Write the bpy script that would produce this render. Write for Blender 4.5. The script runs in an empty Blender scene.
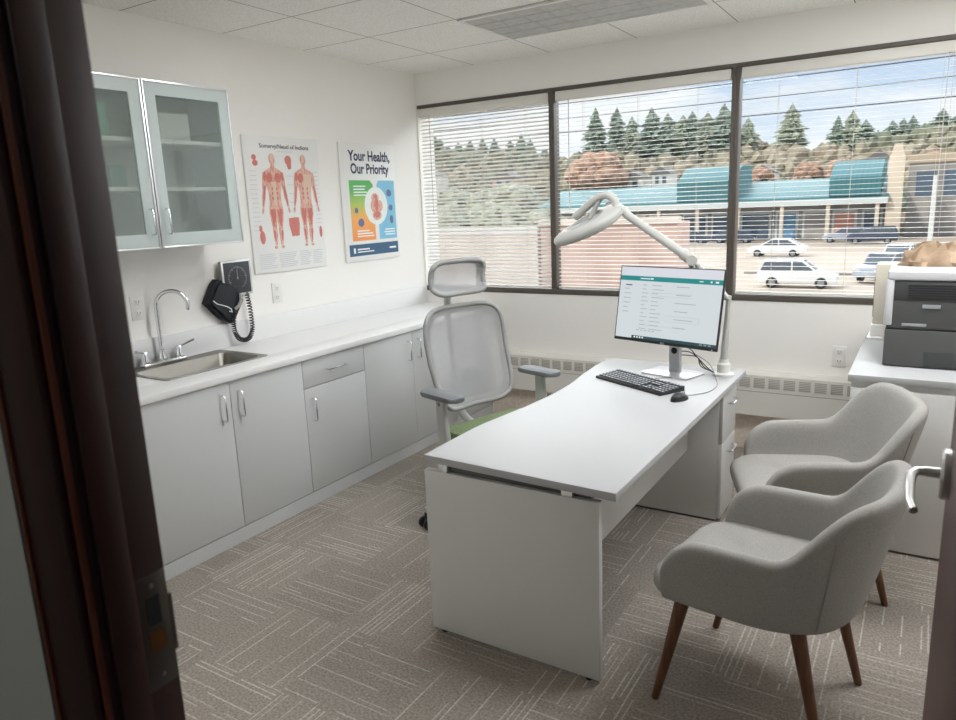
import bpy, bmesh, math, random
from mathutils import Vector, Matrix
random.seed(7)
SC = bpy.context.scene
COL = SC.collection
PI = math.pi
SKY_FILL, SKY_LO, SUN_E, EXPO = 4.4, .78, 2.0, 0.54
FILL_DESK, FILL_CHAIRS = 9.0, 13.5

# ------------------------------------------------------------------ materials
def new_mat(name):
    m = bpy.data.materials.new(name); m.use_nodes = True
    nt = m.node_tree; b = nt.nodes['Principled BSDF']
    return m, nt, b

def lin(c):
    return tuple((x / 12.92 if x <= 0.04045 else ((x + 0.055) / 1.055) ** 2.4) for x in c)

def rgb(r, g, b):
    return lin((r / 255, g / 255, b / 255))

def mat(name, col, rough=0.5, metal=0.0, var=0.06, scale=12.0, bump=0.0, bscale=200.0, spec=0.5, coat=0.0):
    m, nt, b = new_mat(name)
    N = nt.nodes; L = nt.links
    tc = N.new('ShaderNodeTexCoord')
    no = N.new('ShaderNodeTexNoise'); no.inputs['Scale'].default_value = scale; no.inputs['Detail'].default_value = 4
    L.new(tc.outputs['Object'], no.inputs['Vector'])
    mp = N.new('ShaderNodeMapRange')
    mp.inputs['To Min'].default_value = 1 - var; mp.inputs['To Max'].default_value = 1 + var
    L.new(no.outputs['Fac'], mp.inputs['Value'])
    mx = N.new('ShaderNodeVectorMath'); mx.operation = 'SCALE'
    mx.inputs[0].default_value = col[:3]
    L.new(mp.outputs['Result'], mx.inputs['Scale'])
    L.new(mx.outputs['Vector'], b.inputs['Base Color'])
    b.inputs['Roughness'].default_value = rough
    b.inputs['Metallic'].default_value = metal
    b.inputs['Specular IOR Level'].default_value = spec
    if coat:
        b.inputs['Coat Weight'].default_value = coat
    if bump:
        n2 = N.new('ShaderNodeTexNoise'); n2.inputs['Scale'].default_value = bscale; n2.inputs['Detail'].default_value = 3
        L.new(tc.outputs['Object'], n2.inputs['Vector'])
        bp = N.new('ShaderNodeBump'); bp.inputs['Strength'].default_value = bump; bp.inputs['Distance'].default_value = 0.002
        L.new(n2.outputs['Fac'], bp.inputs['Height']); L.new(bp.outputs['Normal'], b.inputs['Normal'])
    return m

def emis(name, col, s):
    m, nt, b = new_mat(name)
    b.inputs['Base Color'].default_value = (0.02, 0.02, 0.02, 1)
    b.inputs['Emission Color'].default_value = (*col, 1)
    b.inputs['Emission Strength'].default_value = s
    b.inputs['Roughness'].default_value = 0.4
    return m

def math_node(nt, op, a, b=None):
    n = nt.nodes.new('ShaderNodeMath'); n.operation = op
    for i, v in enumerate((a, b)):
        if v is None: continue
        if isinstance(v, (int, float)): n.inputs[i].default_value = v
        else: nt.links.new(v, n.inputs[i])
    return n.outputs[0]

def mat_wood(name, c0, c1, rough=0.4, axis=2, scale=14):
    m, nt, b = new_mat(name); N = nt.nodes; L = nt.links
    tc = N.new('ShaderNodeTexCoord'); mpg = N.new('ShaderNodeMapping')
    s = [scale, scale, scale]; s[axis] = scale * 0.06
    mpg.inputs['Scale'].default_value = s
    L.new(tc.outputs['Object'], mpg.inputs['Vector'])
    no = N.new('ShaderNodeTexNoise'); no.inputs['Scale'].default_value = 5; no.inputs['Detail'].default_value = 6
    L.new(mpg.outputs['Vector'], no.inputs['Vector'])
    r = N.new('ShaderNodeValToRGB'); r.color_ramp.elements[0].position = .3; r.color_ramp.elements[1].position = .7
    r.color_ramp.elements[0].color = (*c0, 1); r.color_ramp.elements[1].color = (*c1, 1)
    L.new(no.outputs['Fac'], r.inputs['Fac']); L.new(r.outputs['Color'], b.inputs['Base Color'])
    b.inputs['Roughness'].default_value = rough
    return m

def mat_glass(name, tint=(1, 1, 1), refl=0.05):
    m = bpy.data.materials.new(name); m.use_nodes = True; nt = m.node_tree; N = nt.nodes; L = nt.links
    N.remove(N['Principled BSDF'])
    t = N.new('ShaderNodeBsdfTransparent'); t.inputs['Color'].default_value = (*tint, 1)
    g = N.new('ShaderNodeBsdfGlossy'); g.inputs['Roughness'].default_value = 0.02
    mx = N.new('ShaderNodeMixShader'); mx.inputs['Fac'].default_value = refl
    L.new(t.outputs[0], mx.inputs[1]); L.new(g.outputs[0], mx.inputs[2]); L.new(mx.outputs[0], N['Material Output'].inputs['Surface'])
    return m

def mat_mesh(name, col, opacity):
    m = bpy.data.materials.new(name); m.use_nodes = True; nt = m.node_tree; N = nt.nodes; L = nt.links
    b = N['Principled BSDF']; b.inputs['Base Color'].default_value = (*col, 1); b.inputs['Roughness'].default_value = .7
    tc = N.new('ShaderNodeTexCoord')
    no = N.new('ShaderNodeTexNoise'); no.inputs['Scale'].default_value = 400
    L.new(tc.outputs['Object'], no.inputs['Vector'])
    mp = N.new('ShaderNodeMapRange'); mp.inputs['To Min'].default_value = opacity - .08; mp.inputs['To Max'].default_value = opacity + .08
    L.new(no.outputs['Fac'], mp.inputs['Value'])
    t = N.new('ShaderNodeBsdfTransparent'); mx = N.new('ShaderNodeMixShader')
    L.new(mp.outputs['Result'], mx.inputs['Fac'])
    L.new(t.outputs[0], mx.inputs[1]); L.new(b.outputs[0], mx.inputs[2]); L.new(mx.outputs[0], N['Material Output'].inputs['Surface'])
    return m

def mat_slat(name):
    m = bpy.data.materials.new(name); m.use_nodes = True; nt = m.node_tree; N = nt.nodes; L = nt.links
    b = N['Principled BSDF']; b.inputs['Base Color'].default_value = (.90, .895, .88, 1); b.inputs['Roughness'].default_value = .45
    t = N.new('ShaderNodeBsdfTranslucent'); t.inputs['Color'].default_value = (.9, .89, .87, 1)
    mx = N.new('ShaderNodeMixShader'); mx.inputs['Fac'].default_value = .42
    L.new(b.outputs[0], mx.inputs[1]); L.new(t.outputs[0], mx.inputs[2]); L.new(mx.outputs[0], N['Material Output'].inputs['Surface'])
    return m

def mat_carpet():
    m, nt, b = new_mat('carpet_planks'); N = nt.nodes; L = nt.links
    tc = N.new('ShaderNodeTexCoord'); sp = N.new('ShaderNodeSeparateXYZ'); L.new(tc.outputs['Object'], sp.inputs[0])
    X, Y = sp.outputs[0], sp.outputs[1]
    S = 0.40
    # woven blocks: streaks turn by a quarter from block to block, odd rows are stepped
    row = math_node(nt, 'FLOOR', math_node(nt, 'DIVIDE', Y, S))
    step = math_node(nt, 'MULTIPLY', math_node(nt, 'SINE', math_node(nt, 'MULTIPLY', row, 2.4)), .09)
    xs = math_node(nt, 'DIVIDE', math_node(nt, 'ADD', X, step), S); ys = math_node(nt, 'DIVIDE', Y, S)
    fx_, fy_ = math_node(nt, 'FLOOR', xs), math_node(nt, 'FLOOR', ys)
    chk = math_node(nt, 'MODULO', math_node(nt, 'ABSOLUTE', math_node(nt, 'ADD', fx_, fy_)), 2)
    bl = N.new('ShaderNodeCombineXYZ'); L.new(fx_, bl.inputs[0]); L.new(fy_, bl.inputs[1])
    def streak(along, across, pitch):
        q = math_node(nt, 'DIVIDE', across, pitch); li = math_node(nt, 'FLOOR', q)
        d_ = math_node(nt, 'ABSOLUTE', math_node(nt, 'SUBTRACT', math_node(nt, 'FRACT', q), .5))
        c = N.new('ShaderNodeCombineXYZ'); L.new(fx_, c.inputs[0]); L.new(fy_, c.inputs[1]); L.new(li, c.inputs[2])
        w_ = N.new('ShaderNodeTexWhiteNoise'); L.new(c.outputs[0], w_.inputs['Vector'])
        c2 = N.new('ShaderNodeCombineXYZ'); L.new(math_node(nt, 'MULTIPLY', along, 4.5), c2.inputs[0]); L.new(math_node(nt, 'MULTIPLY', li, 7.3), c2.inputs[1]); L.new(fx_, c2.inputs[2])
        n = N.new('ShaderNodeTexNoise'); n.inputs['Scale'].default_value = 1; n.inputs['Detail'].default_value = 1; L.new(c2.outputs[0], n.inputs['Vector'])
        on = math_node(nt, 'MULTIPLY', math_node(nt, 'GREATER_THAN', w_.outputs['Value'], .50), math_node(nt, 'GREATER_THAN', n.outputs['Fac'], .44))
        return math_node(nt, 'MULTIPLY', math_node(nt, 'MULTIPLY', on, math_node(nt, 'LESS_THAN', d_, .13)), w_.outputs['Value'])
    a = streak(X, Y, .021); c = streak(Y, X, .021)
    mixv = N.new('ShaderNodeMix'); mixv.data_type = 'FLOAT'
    L.new(chk, mixv.inputs[0]); L.new(a, mixv.inputs[2]); L.new(c, mixv.inputs[3])
    ramp = N.new('ShaderNodeValToRGB'); e = ramp.color_ramp.elements
    e[0].position = 0; e[0].color = (*rgb(146, 138, 130), 1); e[1].position = 1; e[1].color = (*rgb(184, 177, 168), 1)
    L.new(mixv.outputs[0], ramp.inputs['Fac'])
    wn = N.new('ShaderNodeTexWhiteNoise'); L.new(bl.outputs[0], wn.inputs['Vector'])
    mr = N.new('ShaderNodeMapRange'); mr.inputs['To Min'].default_value = .93; mr.inputs['To Max'].default_value = 1.07; L.new(wn.outputs['Value'], mr.inputs['Value'])
    fn = N.new('ShaderNodeTexNoise'); fn.inputs['Scale'].default_value = 110; fn.inputs['Detail'].default_value = 4; L.new(tc.outputs['Object'], fn.inputs['Vector'])
    mr2 = N.new('ShaderNodeMapRange'); mr2.inputs['From Min'].default_value = .3; mr2.inputs['From Max'].default_value = .7; mr2.inputs['To Min'].default_value = .70; mr2.inputs['To Max'].default_value = 1.27; L.new(fn.outputs['Fac'], mr2.inputs['Value'])
    v = N.new('ShaderNodeVectorMath'); v.operation = 'SCALE'; L.new(ramp.outputs['Color'], v.inputs[0]); L.new(math_node(nt, 'MULTIPLY', mr.outputs[0], mr2.outputs[0]), v.inputs['Scale'])
    L.new(v.outputs[0], b.inputs['Base Color']); b.inputs['Roughness'].default_value = .95; b.inputs['Specular IOR Level'].default_value = .1
    bp = N.new('ShaderNodeBump'); bp.inputs['Strength'].default_value = .5; bp.inputs['Distance'].default_value = .004
    L.new(fn.outputs['Fac'], bp.inputs['Height']); L.new(bp.outputs['Normal'], b.inputs['Normal'])
    return m

def mat_ceiling():
    m, nt, b = new_mat('ceiling_tile'); N = nt.nodes; L = nt.links
    tc = N.new('ShaderNodeTexCoord'); sp = N.new('ShaderNodeSeparateXYZ'); L.new(tc.outputs['Object'], sp.inputs[0])
    def line(c, off, w):
        f = math_node(nt, 'FRACT', math_node(nt, 'DIVIDE', math_node(nt, 'ADD', c, off), .61))
        d = math_node(nt, 'ABSOLUTE', math_node(nt, 'SUBTRACT', f, .5))
        return math_node(nt, 'LESS_THAN', d, w)
    l = math_node(nt, 'MAXIMUM', line(sp.outputs[0], -.53 + .305 + 6.1, .0055), line(sp.outputs[1], .54 + .305 + 12.2, .0065))
    no = N.new('ShaderNodeTexNoise'); no.inputs['Scale'].default_value = 120; no.inputs['Detail'].default_value = 3; L.new(tc.outputs['Object'], no.inputs['Vector'])
    r = N.new('ShaderNodeValToRGB'); r.color_ramp.elements[0].position = .35; r.color_ramp.elements[1].position = .55
    r.color_ramp.elements[0].color = (.74, .73, .69, 1); r.color_ramp.elements[1].color = (.88, .87, .83, 1)
    L.new(no.outputs['Fac'], r.inputs['Fac'])
    mx = N.new('ShaderNodeMix'); mx.data_type = 'RGBA'; L.new(l, mx.inputs[0]); L.new(r.outputs['Color'], mx.inputs[6]); mx.inputs[7].default_value = (.34, .33, .31, 1)
    L.new(mx.outputs[2], b.inputs['Base Color']); b.inputs['Roughness'].default_value = .9
    bp = N.new('ShaderNodeBump'); bp.inputs['Strength'].default_value = .3; bp.inputs['Distance'].default_value = .003
    L.new(no.outputs['Fac'], bp.inputs['Height']); L.new(bp.outputs['Normal'], b.inputs['Normal'])
    return m

def mat_two(name, c0, c1, scale, p0=.4, p1=.6, rough=.9, stretch=(1, 1, 1), detail=5):
    m, nt, b = new_mat(name); N = nt.nodes; L = nt.links
    tc = N.new('ShaderNodeTexCoord'); mp = N.new('ShaderNodeMapping'); mp.inputs['Scale'].default_value = stretch
    L.new(tc.outputs['Object'], mp.inputs['Vector'])
    no = N.new('ShaderNodeTexNoise'); no.inputs['Scale'].default_value = scale; no.inputs['Detail'].default_value = detail
    L.new(mp.outputs['Vector'], no.inputs['Vector'])
    r = N.new('ShaderNodeValToRGB'); r.color_ramp.elements[0].position = p0; r.color_ramp.elements[1].position = p1
    r.color_ramp.elements[0].color = (*c0, 1); r.color_ramp.elements[1].color = (*c1, 1)
    L.new(no.outputs['Fac'], r.inputs['Fac']); L.new(r.outputs['Color'], b.inputs['Base Color'])
    b.inputs['Roughness'].default_value = rough; b.inputs['Specular IOR Level'].default_value = .2
    return m

def mat_stripes(name, c0, c1, freq, axis=0, rough=.6, duty=.5):
    m, nt, b = new_mat(name); N = nt.nodes; L = nt.links
    tc = N.new('ShaderNodeTexCoord'); sp = N.new('ShaderNodeSeparateXYZ'); L.new(tc.outputs['Object'], sp.inputs[0])
    f = math_node(nt, 'FRACT', math_node(nt, 'MULTIPLY', sp.outputs[axis], freq))
    g = math_node(nt, 'LESS_THAN', f, duty)
    mx = N.new('ShaderNodeMix'); mx.data_type = 'RGBA'; L.new(g, mx.inputs[0]); mx.inputs[6].default_value = (*c0, 1); mx.inputs[7].default_value = (*c1, 1)
    L.new(mx.outputs[2], b.inputs['Base Color']); b.inputs['Roughness'].default_value = rough; b.inputs['Specular IOR Level'].default_value = .15
    return m

def mat_gradient(name, stops, axis, lo, hi):
    m, nt, b = new_mat(name); N = nt.nodes; L = nt.links
    tc = N.new('ShaderNodeTexCoord'); sp = N.new('ShaderNodeSeparateXYZ'); L.new(tc.outputs['Object'], sp.inputs[0])
    mr = N.new('ShaderNodeMapRange'); mr.inputs['From Min'].default_value = lo; mr.inputs['From Max'].default_value = hi
    L.new(sp.outputs[axis], mr.inputs['Value'])
    r = N.new('ShaderNodeValToRGB'); e = r.color_ramp.elements
    e[0].position, e[0].color = stops[0][0], (*stops[0][1], 1); e[1].position, e[1].color = stops[-1][0], (*stops[-1][1], 1)
    for p, c in stops[1:-1]:
        x = e.new(p); x.color = (*c, 1)
    L.new(mr.outputs[0], r.inputs['Fac']); L.new(r.outputs['Color'], b.inputs['Base Color']); b.inputs['Roughness'].default_value = .45
    return m

M = {}
M['wall'] = mat('wall_paint', (.86, .845, .81), .75, var=.015, scale=3, bump=.05, bscale=300)
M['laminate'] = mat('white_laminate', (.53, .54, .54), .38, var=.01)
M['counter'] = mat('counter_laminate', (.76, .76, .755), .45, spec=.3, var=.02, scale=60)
M['desk_top'] = mat('desk_white', (.45, .455, .46), .45, spec=.25, var=.01)
M['desk_panel'] = mat('desk_panel_white', (.66, .655, .64), .4, var=.01)
M['dark_gap'] = mat('dark_rail', (.10, .10, .10), .6)
M['steel'] = mat('brushed_steel', (.27, .255, .23), .4, 1.0, var=.05, scale=30)
M['chrome'] = mat('chrome', (.75, .76, .78), .1, 1.0, var=.02)
M['nickel'] = mat('satin_nickel', (.55, .54, .53), .3, 1.0, var=.03)
M['alu'] = mat('aluminium', (.78, .79, .80), .35, 1.0, var=.02)
M['frost'] = mat('frosted_border', (.60, .67, .67), .35, var=.02)
def mat_frost(name, c):
    m = bpy.data.materials.new(name); m.use_nodes = True; nt = m.node_tree; N = nt.nodes; L = nt.links
    b = N['Principled BSDF']; b.inputs['Base Color'].default_value = (*c, 1); b.inputs['Roughness'].default_value = .3
    t = N.new('ShaderNodeBsdfTranslucent'); t.inputs['Color'].default_value = (*c, 1); mx = N.new('ShaderNodeMixShader'); mx.inputs['Fac'].default_value = .4
    L.new(b.outputs[0], mx.inputs[1]); L.new(t.outputs[0], mx.inputs[2]); L.new(mx.outputs[0], N['Material Output'].inputs['Surface'])
    return m
M['frost'] = mat_frost('frosted_border', (.80, .87, .86))
M['bronze'] = mat('dark_bronze_frame', (.095, .08, .068), .45, var=.05)
M['white_plastic'] = mat('white_plastic', (.78, .77, .74), .4, var=.01)
M['lamp_plastic'] = mat('lamp_plastic', (.50, .50, .475), .35, var=.02)
M['lamp_dark'] = mat('lamp_grey', (.34, .34, .32), .4, var=.03)
M['outlet_dark'] = mat('outlet_slot', (.2, .19, .18), .5)
M['heater'] = mat('heater_enamel', (.72, .70, .65), .5, var=.02)
M['grille'] = mat_stripes('heater_grille', (.58, .56, .51), (.36, .345, .31), 95, axis=2)
M['cove'] = mat_two('cove_base', rgb(222, 208, 194), rgb(234, 221, 208), 40)
M['fabric'] = mat_two('grey_fabric', rgb(144, 142, 138), rgb(168, 165, 161), 420, .35, .65, .95, detail=2)
M['piping'] = mat('chair_seam', rgb(150, 147, 142), .9)
M['leg_wood'] = mat_wood('walnut_leg', rgb(78, 48, 30), rgb(112, 72, 46), .4)
M['glide'] = mat('leg_glide', (.05, .045, .04), .5)
M['mahogany'] = mat_wood('mahogany', rgb(36, 15, 13), rgb(52, 22, 18), .4, scale=9)
M['mahog_edge'] = mat_wood('mahogany_red_edge', rgb(84, 40, 24), rgb(104, 52, 30), .35, scale=9)  # redder, paler brown than the rest of the door frame
M['door_wood'] = mat_wood('door_veneer', rgb(66, 40, 38), rgb(82, 52, 48), .45, scale=7)
M['plate'] = mat('aged_plate', (.11, .10, .09), .4, .8)
M['brass'] = mat('brass_hole', rgb(120, 84, 48), .4, .7)
M['hole'] = mat('black_hole', (.01, .01, .01), .8)
M['corridor'] = mat('corridor_paint', (.46, .48, .45), .8, var=.02)
M['black'] = mat('black_plastic', (.018, .019, .021), .4, var=.05)
M['black_cloth'] = mat('black_cuff', (.012, .013, .018), .75, bump=.3)
M['keycap'] = mat('keycap', (.055, .058, .066), .5)
M['key_top'] = mat('keycap_legend', (.36, .38, .42), .5)
M['silver'] = mat('silver_plastic', (.58, .59, .60), .3, .6, var=.02)
M['grey_frame'] = mat('chair_frame_grey', rgb(150, 150, 149), .5, var=.02)
M['pale_frame'] = mat('chair_frame_pale', rgb(188, 190, 186), .45, var=.02)
M['arm_pad'] = mat('arm_pad', rgb(112, 115, 118), .6)
M['green'] = mat_two('green_seat_fabric', rgb(104, 118, 84), rgb(122, 136, 102), 120, .4, .6, .9)
M['lumbar'] = mat('lumbar_pad', rgb(138, 138, 138), .7)
M['net'] = mat_mesh('chair_net', rgb(176, 176, 178), .64)
M['caster'] = mat('caster', (.02, .022, .03), .4)
M['slat'] = mat_slat('blind_slat')
M['blind_rail'] = mat('blind_rail', (.76, .74, .69), .5, var=.01)
M['cord'] = mat('blind_cord', (.6, .58, .54), .8)
M['win_glass'] = mat_glass('window_glass', (.97, .985, .98), .015)
def mat_milky(name, tint, milk, fac):
    m = mat_glass(name, tint, .06); nt = m.node_tree; N = nt.nodes; L = nt.links
    old = [n for n in N if n.type == 'MIX_SHADER'][0]
    d_ = N.new('ShaderNodeBsdfDiffuse'); d_.inputs['Color'].default_value = (*milk, 1); t_ = N.new('ShaderNodeBsdfTranslucent'); t_.inputs['Color'].default_value = (*milk, 1)
    m1 = N.new('ShaderNodeMixShader'); m1.inputs['Fac'].default_value = .5; L.new(d_.outputs[0], m1.inputs[1]); L.new(t_.outputs[0], m1.inputs[2])
    m2 = N.new('ShaderNodeMixShader'); m2.inputs['Fac'].default_value = fac; L.new(old.outputs[0], m2.inputs[1]); L.new(m1.outputs[0], m2.inputs[2])
    L.new(m2.outputs[0], N['Material Output'].inputs['Surface']); return m
M['cab_glass'] = mat_milky('cabinet_glass', (.92, .95, .94), (.62, .68, .66), .22)
M['printer'] = mat('printer_grey', rgb(82, 83, 82), .5, var=.02)
M['printer_dark'] = mat('printer_dark', rgb(64, 65, 66), .5, var=.02)
M['printer_light'] = mat('printer_light', rgb(205, 205, 208), .45, var=.02)
M['printer_beige'] = mat('printer_beige', rgb(206, 200, 184), .5, var=.02)
M['kraft'] = mat_two('kraft_paper', rgb(150, 128, 106), rgb(182, 158, 134), 9, rough=.85)
M['carpet'] = mat_carpet()
M['ceiling'] = mat_ceiling()
M['lens'] = mat_two('troffer_lens', (.42, .42, .40), (.50, .50, .485), 25, .35, .65, .35)
M['paper'] = mat('poster_paper', (.80, .80, .78), .55, var=.01)
M['poster_edge'] = mat('poster_board', (.78, .77, .74), .5)
M['ink'] = mat('ink_navy', rgb(40, 52, 92), .5)
M['ink_grey'] = mat('ink_grey', rgb(92, 92, 98), .5)
M['ink_pale'] = mat('ink_pale', rgb(204, 207, 212), .5)
M['ink_white'] = mat('ink_white', rgb(232, 238, 236), .5)
M['muscle'] = mat_two('print_muscle', rgb(206, 146, 132), rgb(228, 188, 172), 60, .35, .6, .6, (1, 1.6, .5))
M['muscle_red'] = mat('print_red', rgb(204, 124, 114), .6, var=.2, scale=80)
M['tendon'] = mat('print_tendon', rgb(222, 196, 176), .6, var=.06, scale=60)
M['p_blue'] = mat('print_blue', rgb(126, 190, 218), .5)
M['p_band'] = mat('print_band', rgb(48, 92, 124), .5)
M['p_grad'] = mat_gradient('print_green_orange', [(0, rgb(238, 150, 84)), (.35, rgb(238, 170, 90)), (.58, rgb(176, 200, 96)), (.8, rgb(96, 184, 96)), (1, rgb(90, 180, 94))], 2, .15, .57)
M['icon'] = mat('print_icon', rgb(98, 112, 150), .5)

# ------------------------------------------------------------------ mesh builder
class MB:
    def __init__(s): s.bm = bmesh.new(); s.mi = 0
    def _tag(s, fs):
        for f in fs: f.material_index = s.mi
    def box(s, x0, x1, y0, y1, z0, z1, bev=0.0, seg=2):
        r = bmesh.ops.create_cube(s.bm, size=1)
        vs = r['verts']
        for v in vs:
            v.co = Vector(((x0 + x1) / 2 + v.co.x * (x1 - x0), (y0 + y1) / 2 + v.co.y * (y1 - y0), (z0 + z1) / 2 + v.co.z * (z1 - z0)))
        fs = list({f for v in vs for f in v.link_faces}); s._tag(fs)
        if bev:
            es = list({e for v in vs for e in v.link_edges})
            r = bmesh.ops.bevel(s.bm, geom=es, offset=bev, segments=seg, profile=.5, affect='EDGES')
            s._tag(r['faces'])
        return s
    def quad(s, *p):
        f = s.bm.faces.new([s.bm.verts.new(Vector(q)) for q in p]); s._tag([f]); return s
    def loops(s, rings, cap0=True, cap1=True, closed=True):
        R = [[s.bm.verts.new(Vector(p)) for p in r] for r in rings]
        n = len(R[0]); fs = []
        for a, b in zip(R, R[1:]):
            for i in range(n if closed else n - 1):
                j = (i + 1) % n
                fs.append(s.bm.faces.new((a[i], a[j], b[j], b[i])))
        if cap0: fs.append(s.bm.faces.new(R[0][::-1]))
        if cap1: fs.append(s.bm.faces.new(R[-1]))
        s._tag(fs); return s
    def tube(s, path, r, n=10, closed=False, caps=True):
        P = [Vector(p) for p in path]; m = len(P)
        rr = r if isinstance(r, (list, tuple)) else [r] * m
        T = []
        for i in range(m):
            a = P[(i - 1) % m] if (closed or i > 0) else P[i]
            b = P[(i + 1) % m] if (closed or i < m - 1) else P[i]
            t = (b - a); T.append(t.normalized() if t.length > 1e-9 else Vector((0, 0, 1)))
        up = Vector((0, 0, 1)) if abs(T[0].z) < .9 else Vector((1, 0, 0))
        u = T[0].cross(up).normalized(); rings = []
        for i in range(m):
            u = (u - T[i] * u.dot(T[i])).normalized(); v = T[i].cross(u)
            rings.append([P[i] + (u * math.cos(2 * PI * k / n) + v * math.sin(2 * PI * k / n)) * rr[i] for k in range(n)])
        if closed: rings.append(rings[0]); 
        s.loops(rings, caps and not closed, caps and not closed)
        if closed: bmesh.ops.remove_doubles(s.bm, verts=s.bm.verts[:], dist=1e-6)
        return s
    def lathe(s, prof, c=(0, 0, 0), n=24, axis='z'):
        rings = []
        for r, z in prof:
            ring = []
            for k in range(n):
                a = 2 * PI * k / n; x, y = r * math.cos(a), r * math.sin(a)
                p = (x, y, z) if axis == 'z' else ((z, x, y) if axis == 'x' else (y, z, x))
                ring.append(Vector(p) + Vector(c))
            rings.append(ring)
        return s.loops(rings)
    def prism(s, poly, z0, z1, axis='z', bev=0.0, seg=2):
        def mp(a, b, h):
            return (a, b, h) if axis == 'z' else ((h, a, b) if axis == 'x' else (a, h, b))
        lo = [s.bm.verts.new(mp(a, b, z0)) for a, b in poly]; hi = [s.bm.verts.new(mp(a, b, z1)) for a, b in poly]
        n = len(poly); fs = [s.bm.faces.new(lo[::-1]), s.bm.faces.new(hi)]
        for i in range(n): fs.append(s.bm.faces.new((lo[i], lo[(i + 1) % n], hi[(i + 1) % n], hi[i])))
        s._tag(fs)
        if bev:
            es = list({e for f in fs[:2] for e in f.edges})
            r = bmesh.ops.bevel(s.bm, geom=es, offset=bev, segments=seg, profile=.5, affect='EDGES'); s._tag(r['faces'])
        return s
    def grid(s, fn, nu, nv):
        V = [[s.bm.verts.new(Vector(fn(i / nu, j / nv))) for j in range(nv + 1)] for i in range(nu + 1)]
        fs = [s.bm.faces.new((V[i][j], V[i + 1][j], V[i + 1][j + 1], V[i][j + 1])) for i in range(nu) for j in range(nv)]
        s._tag(fs); return s
    def ico(s, c, r, sub=2, sc=(1, 1, 1), jit=0.0):
        q = bmesh.ops.create_icosphere(s.bm, subdivisions=sub, radius=1)
        for v in q['verts']:
            k = 1 + random.uniform(-jit, jit)
            v.co = Vector((c[0] + v.co.x * r * sc[0] * k, c[1] + v.co.y * r * sc[1] * k, c[2] + v.co.z * r * sc[2] * k))
        s._tag({f for v in q['verts'] for f in v.link_faces}); return s
    def xf(s, mtx): bmesh.ops.transform(s.bm, matrix=mtx, verts=s.bm.verts[:]); return s
    def build(s, name, mats, parent=None, shift=None, smooth=True, subsurf=0, angle=38):
        if shift is not None: bmesh.ops.translate(s.bm, vec=-Vector(shift), verts=s.bm.verts[:])
        bmesh.ops.recalc_face_normals(s.bm, faces=s.bm.faces[:])
        me = bpy.data.meshes.new(name); s.bm.to_mesh(me); s.bm.free()
        for m in (mats if isinstance(mats, (list, tuple)) else [mats]): me.materials.append(m)
        if smooth:
            me.shade_smooth(); 
            if not subsurf: me.set_sharp_from_angle(angle=math.radians(angle))
        o = bpy.data.objects.new(name, me); COL.objects.link(o)
        if parent is not None: o.parent = parent
        if subsurf:
            md = o.modifiers.new('sub', 'SUBSURF'); md.levels = subsurf; md.render_levels = subsurf
        return o

def tag(o, label, cat, group=None):
    o['label'] = label; o['category'] = cat
    if group: o['group'] = group
    return o

def struct(name, mb, m, **k):
    o = mb.build(name, m, **k)
    if o.parent is None: o['kind'] = 'structure'
    return o

class Thing:
    def __init__(s, name, label, cat, loc=(0, 0, 0), rz=0.0, group=None, local=False, kind=None):
        s.o = bpy.data.objects.new(name, None); COL.objects.link(s.o)
        s.o.empty_display_size = .1
        s.o.location = loc; s.o.rotation_euler = (0, 0, rz); s.shift = None if local else loc
        if kind: s.o['kind'] = kind
        else: tag(s.o, label, cat, group)
    def part(s, name, mb, m, parent=None, label=None, **k):
        o = mb.build(name, m, parent or s.o, s.shift, **k)
        if label: o['label'] = label
        return o

def dup(root, loc, rz, label, group=None):
    r = root.copy(); COL.objects.link(r); r.location = loc; r.rotation_euler = (0, 0, rz); r['label'] = label
    if group: r['group'] = group
    for ch in list(root.children):
        c = ch.copy(); COL.objects.link(c); c.parent = r
        for g in list(ch.children):
            d = g.copy(); COL.objects.link(d); d.parent = c
    return r

def text_mb(txt, size, place, bold=0.0, align='LEFT', width=None):
    """text as mesh; place maps (u, v) in metres to a world point."""
    cu = bpy.data.curves.new('lettering', 'FONT'); cu.body = txt; cu.size = size; cu.align_x = align; cu.offset = bold; cu.resolution_u = 3
    o = bpy.data.objects.new('lettering', cu); COL.objects.link(o)
    bpy.context.view_layer.update()
    me = bpy.data.meshes.new_from_object(o.evaluated_get(bpy.context.evaluated_depsgraph_get()))
    mb = MB(); mb.bm.from_mesh(me)
    k = 1.0
    if width:
        xs = [v.co.x for v in mb.bm.verts]; k = width / (max(xs) - min(xs))
    for v in mb.bm.verts: v.co = Vector(place(v.co.x * k, v.co.y))
    bpy.data.objects.remove(o); bpy.data.curves.remove(cu); bpy.data.meshes.remove(me)
    return mb

def ellipse(c, a, b, n=20, rot=0):
    out = []
    for k in range(n):
        t = 2 * PI * k / n; x, y = a * math.cos(t), b * math.sin(t)
        out.append((c[0] + x * math.cos(rot) - y * math.sin(rot), c[1] + x * math.sin(rot) + y * math.cos(rot)))
    return out

def rrect(x0, x1, y0, y1, r, n=5):
    out = []
    for cx, cy, a0 in ((x1 - r, y1 - r, 0), (x0 + r, y1 - r, PI / 2), (x0 + r, y0 + r, PI), (x1 - r, y0 + r, 3 * PI / 2)):
        for k in range(n + 1):
            a = a0 + PI / 2 * k / n; out.append((cx + r * math.cos(a), cy + r * math.sin(a)))
    return out

def smooth(t): t = max(0, min(1, t)); return t * t * (3 - 2 * t)

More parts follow.
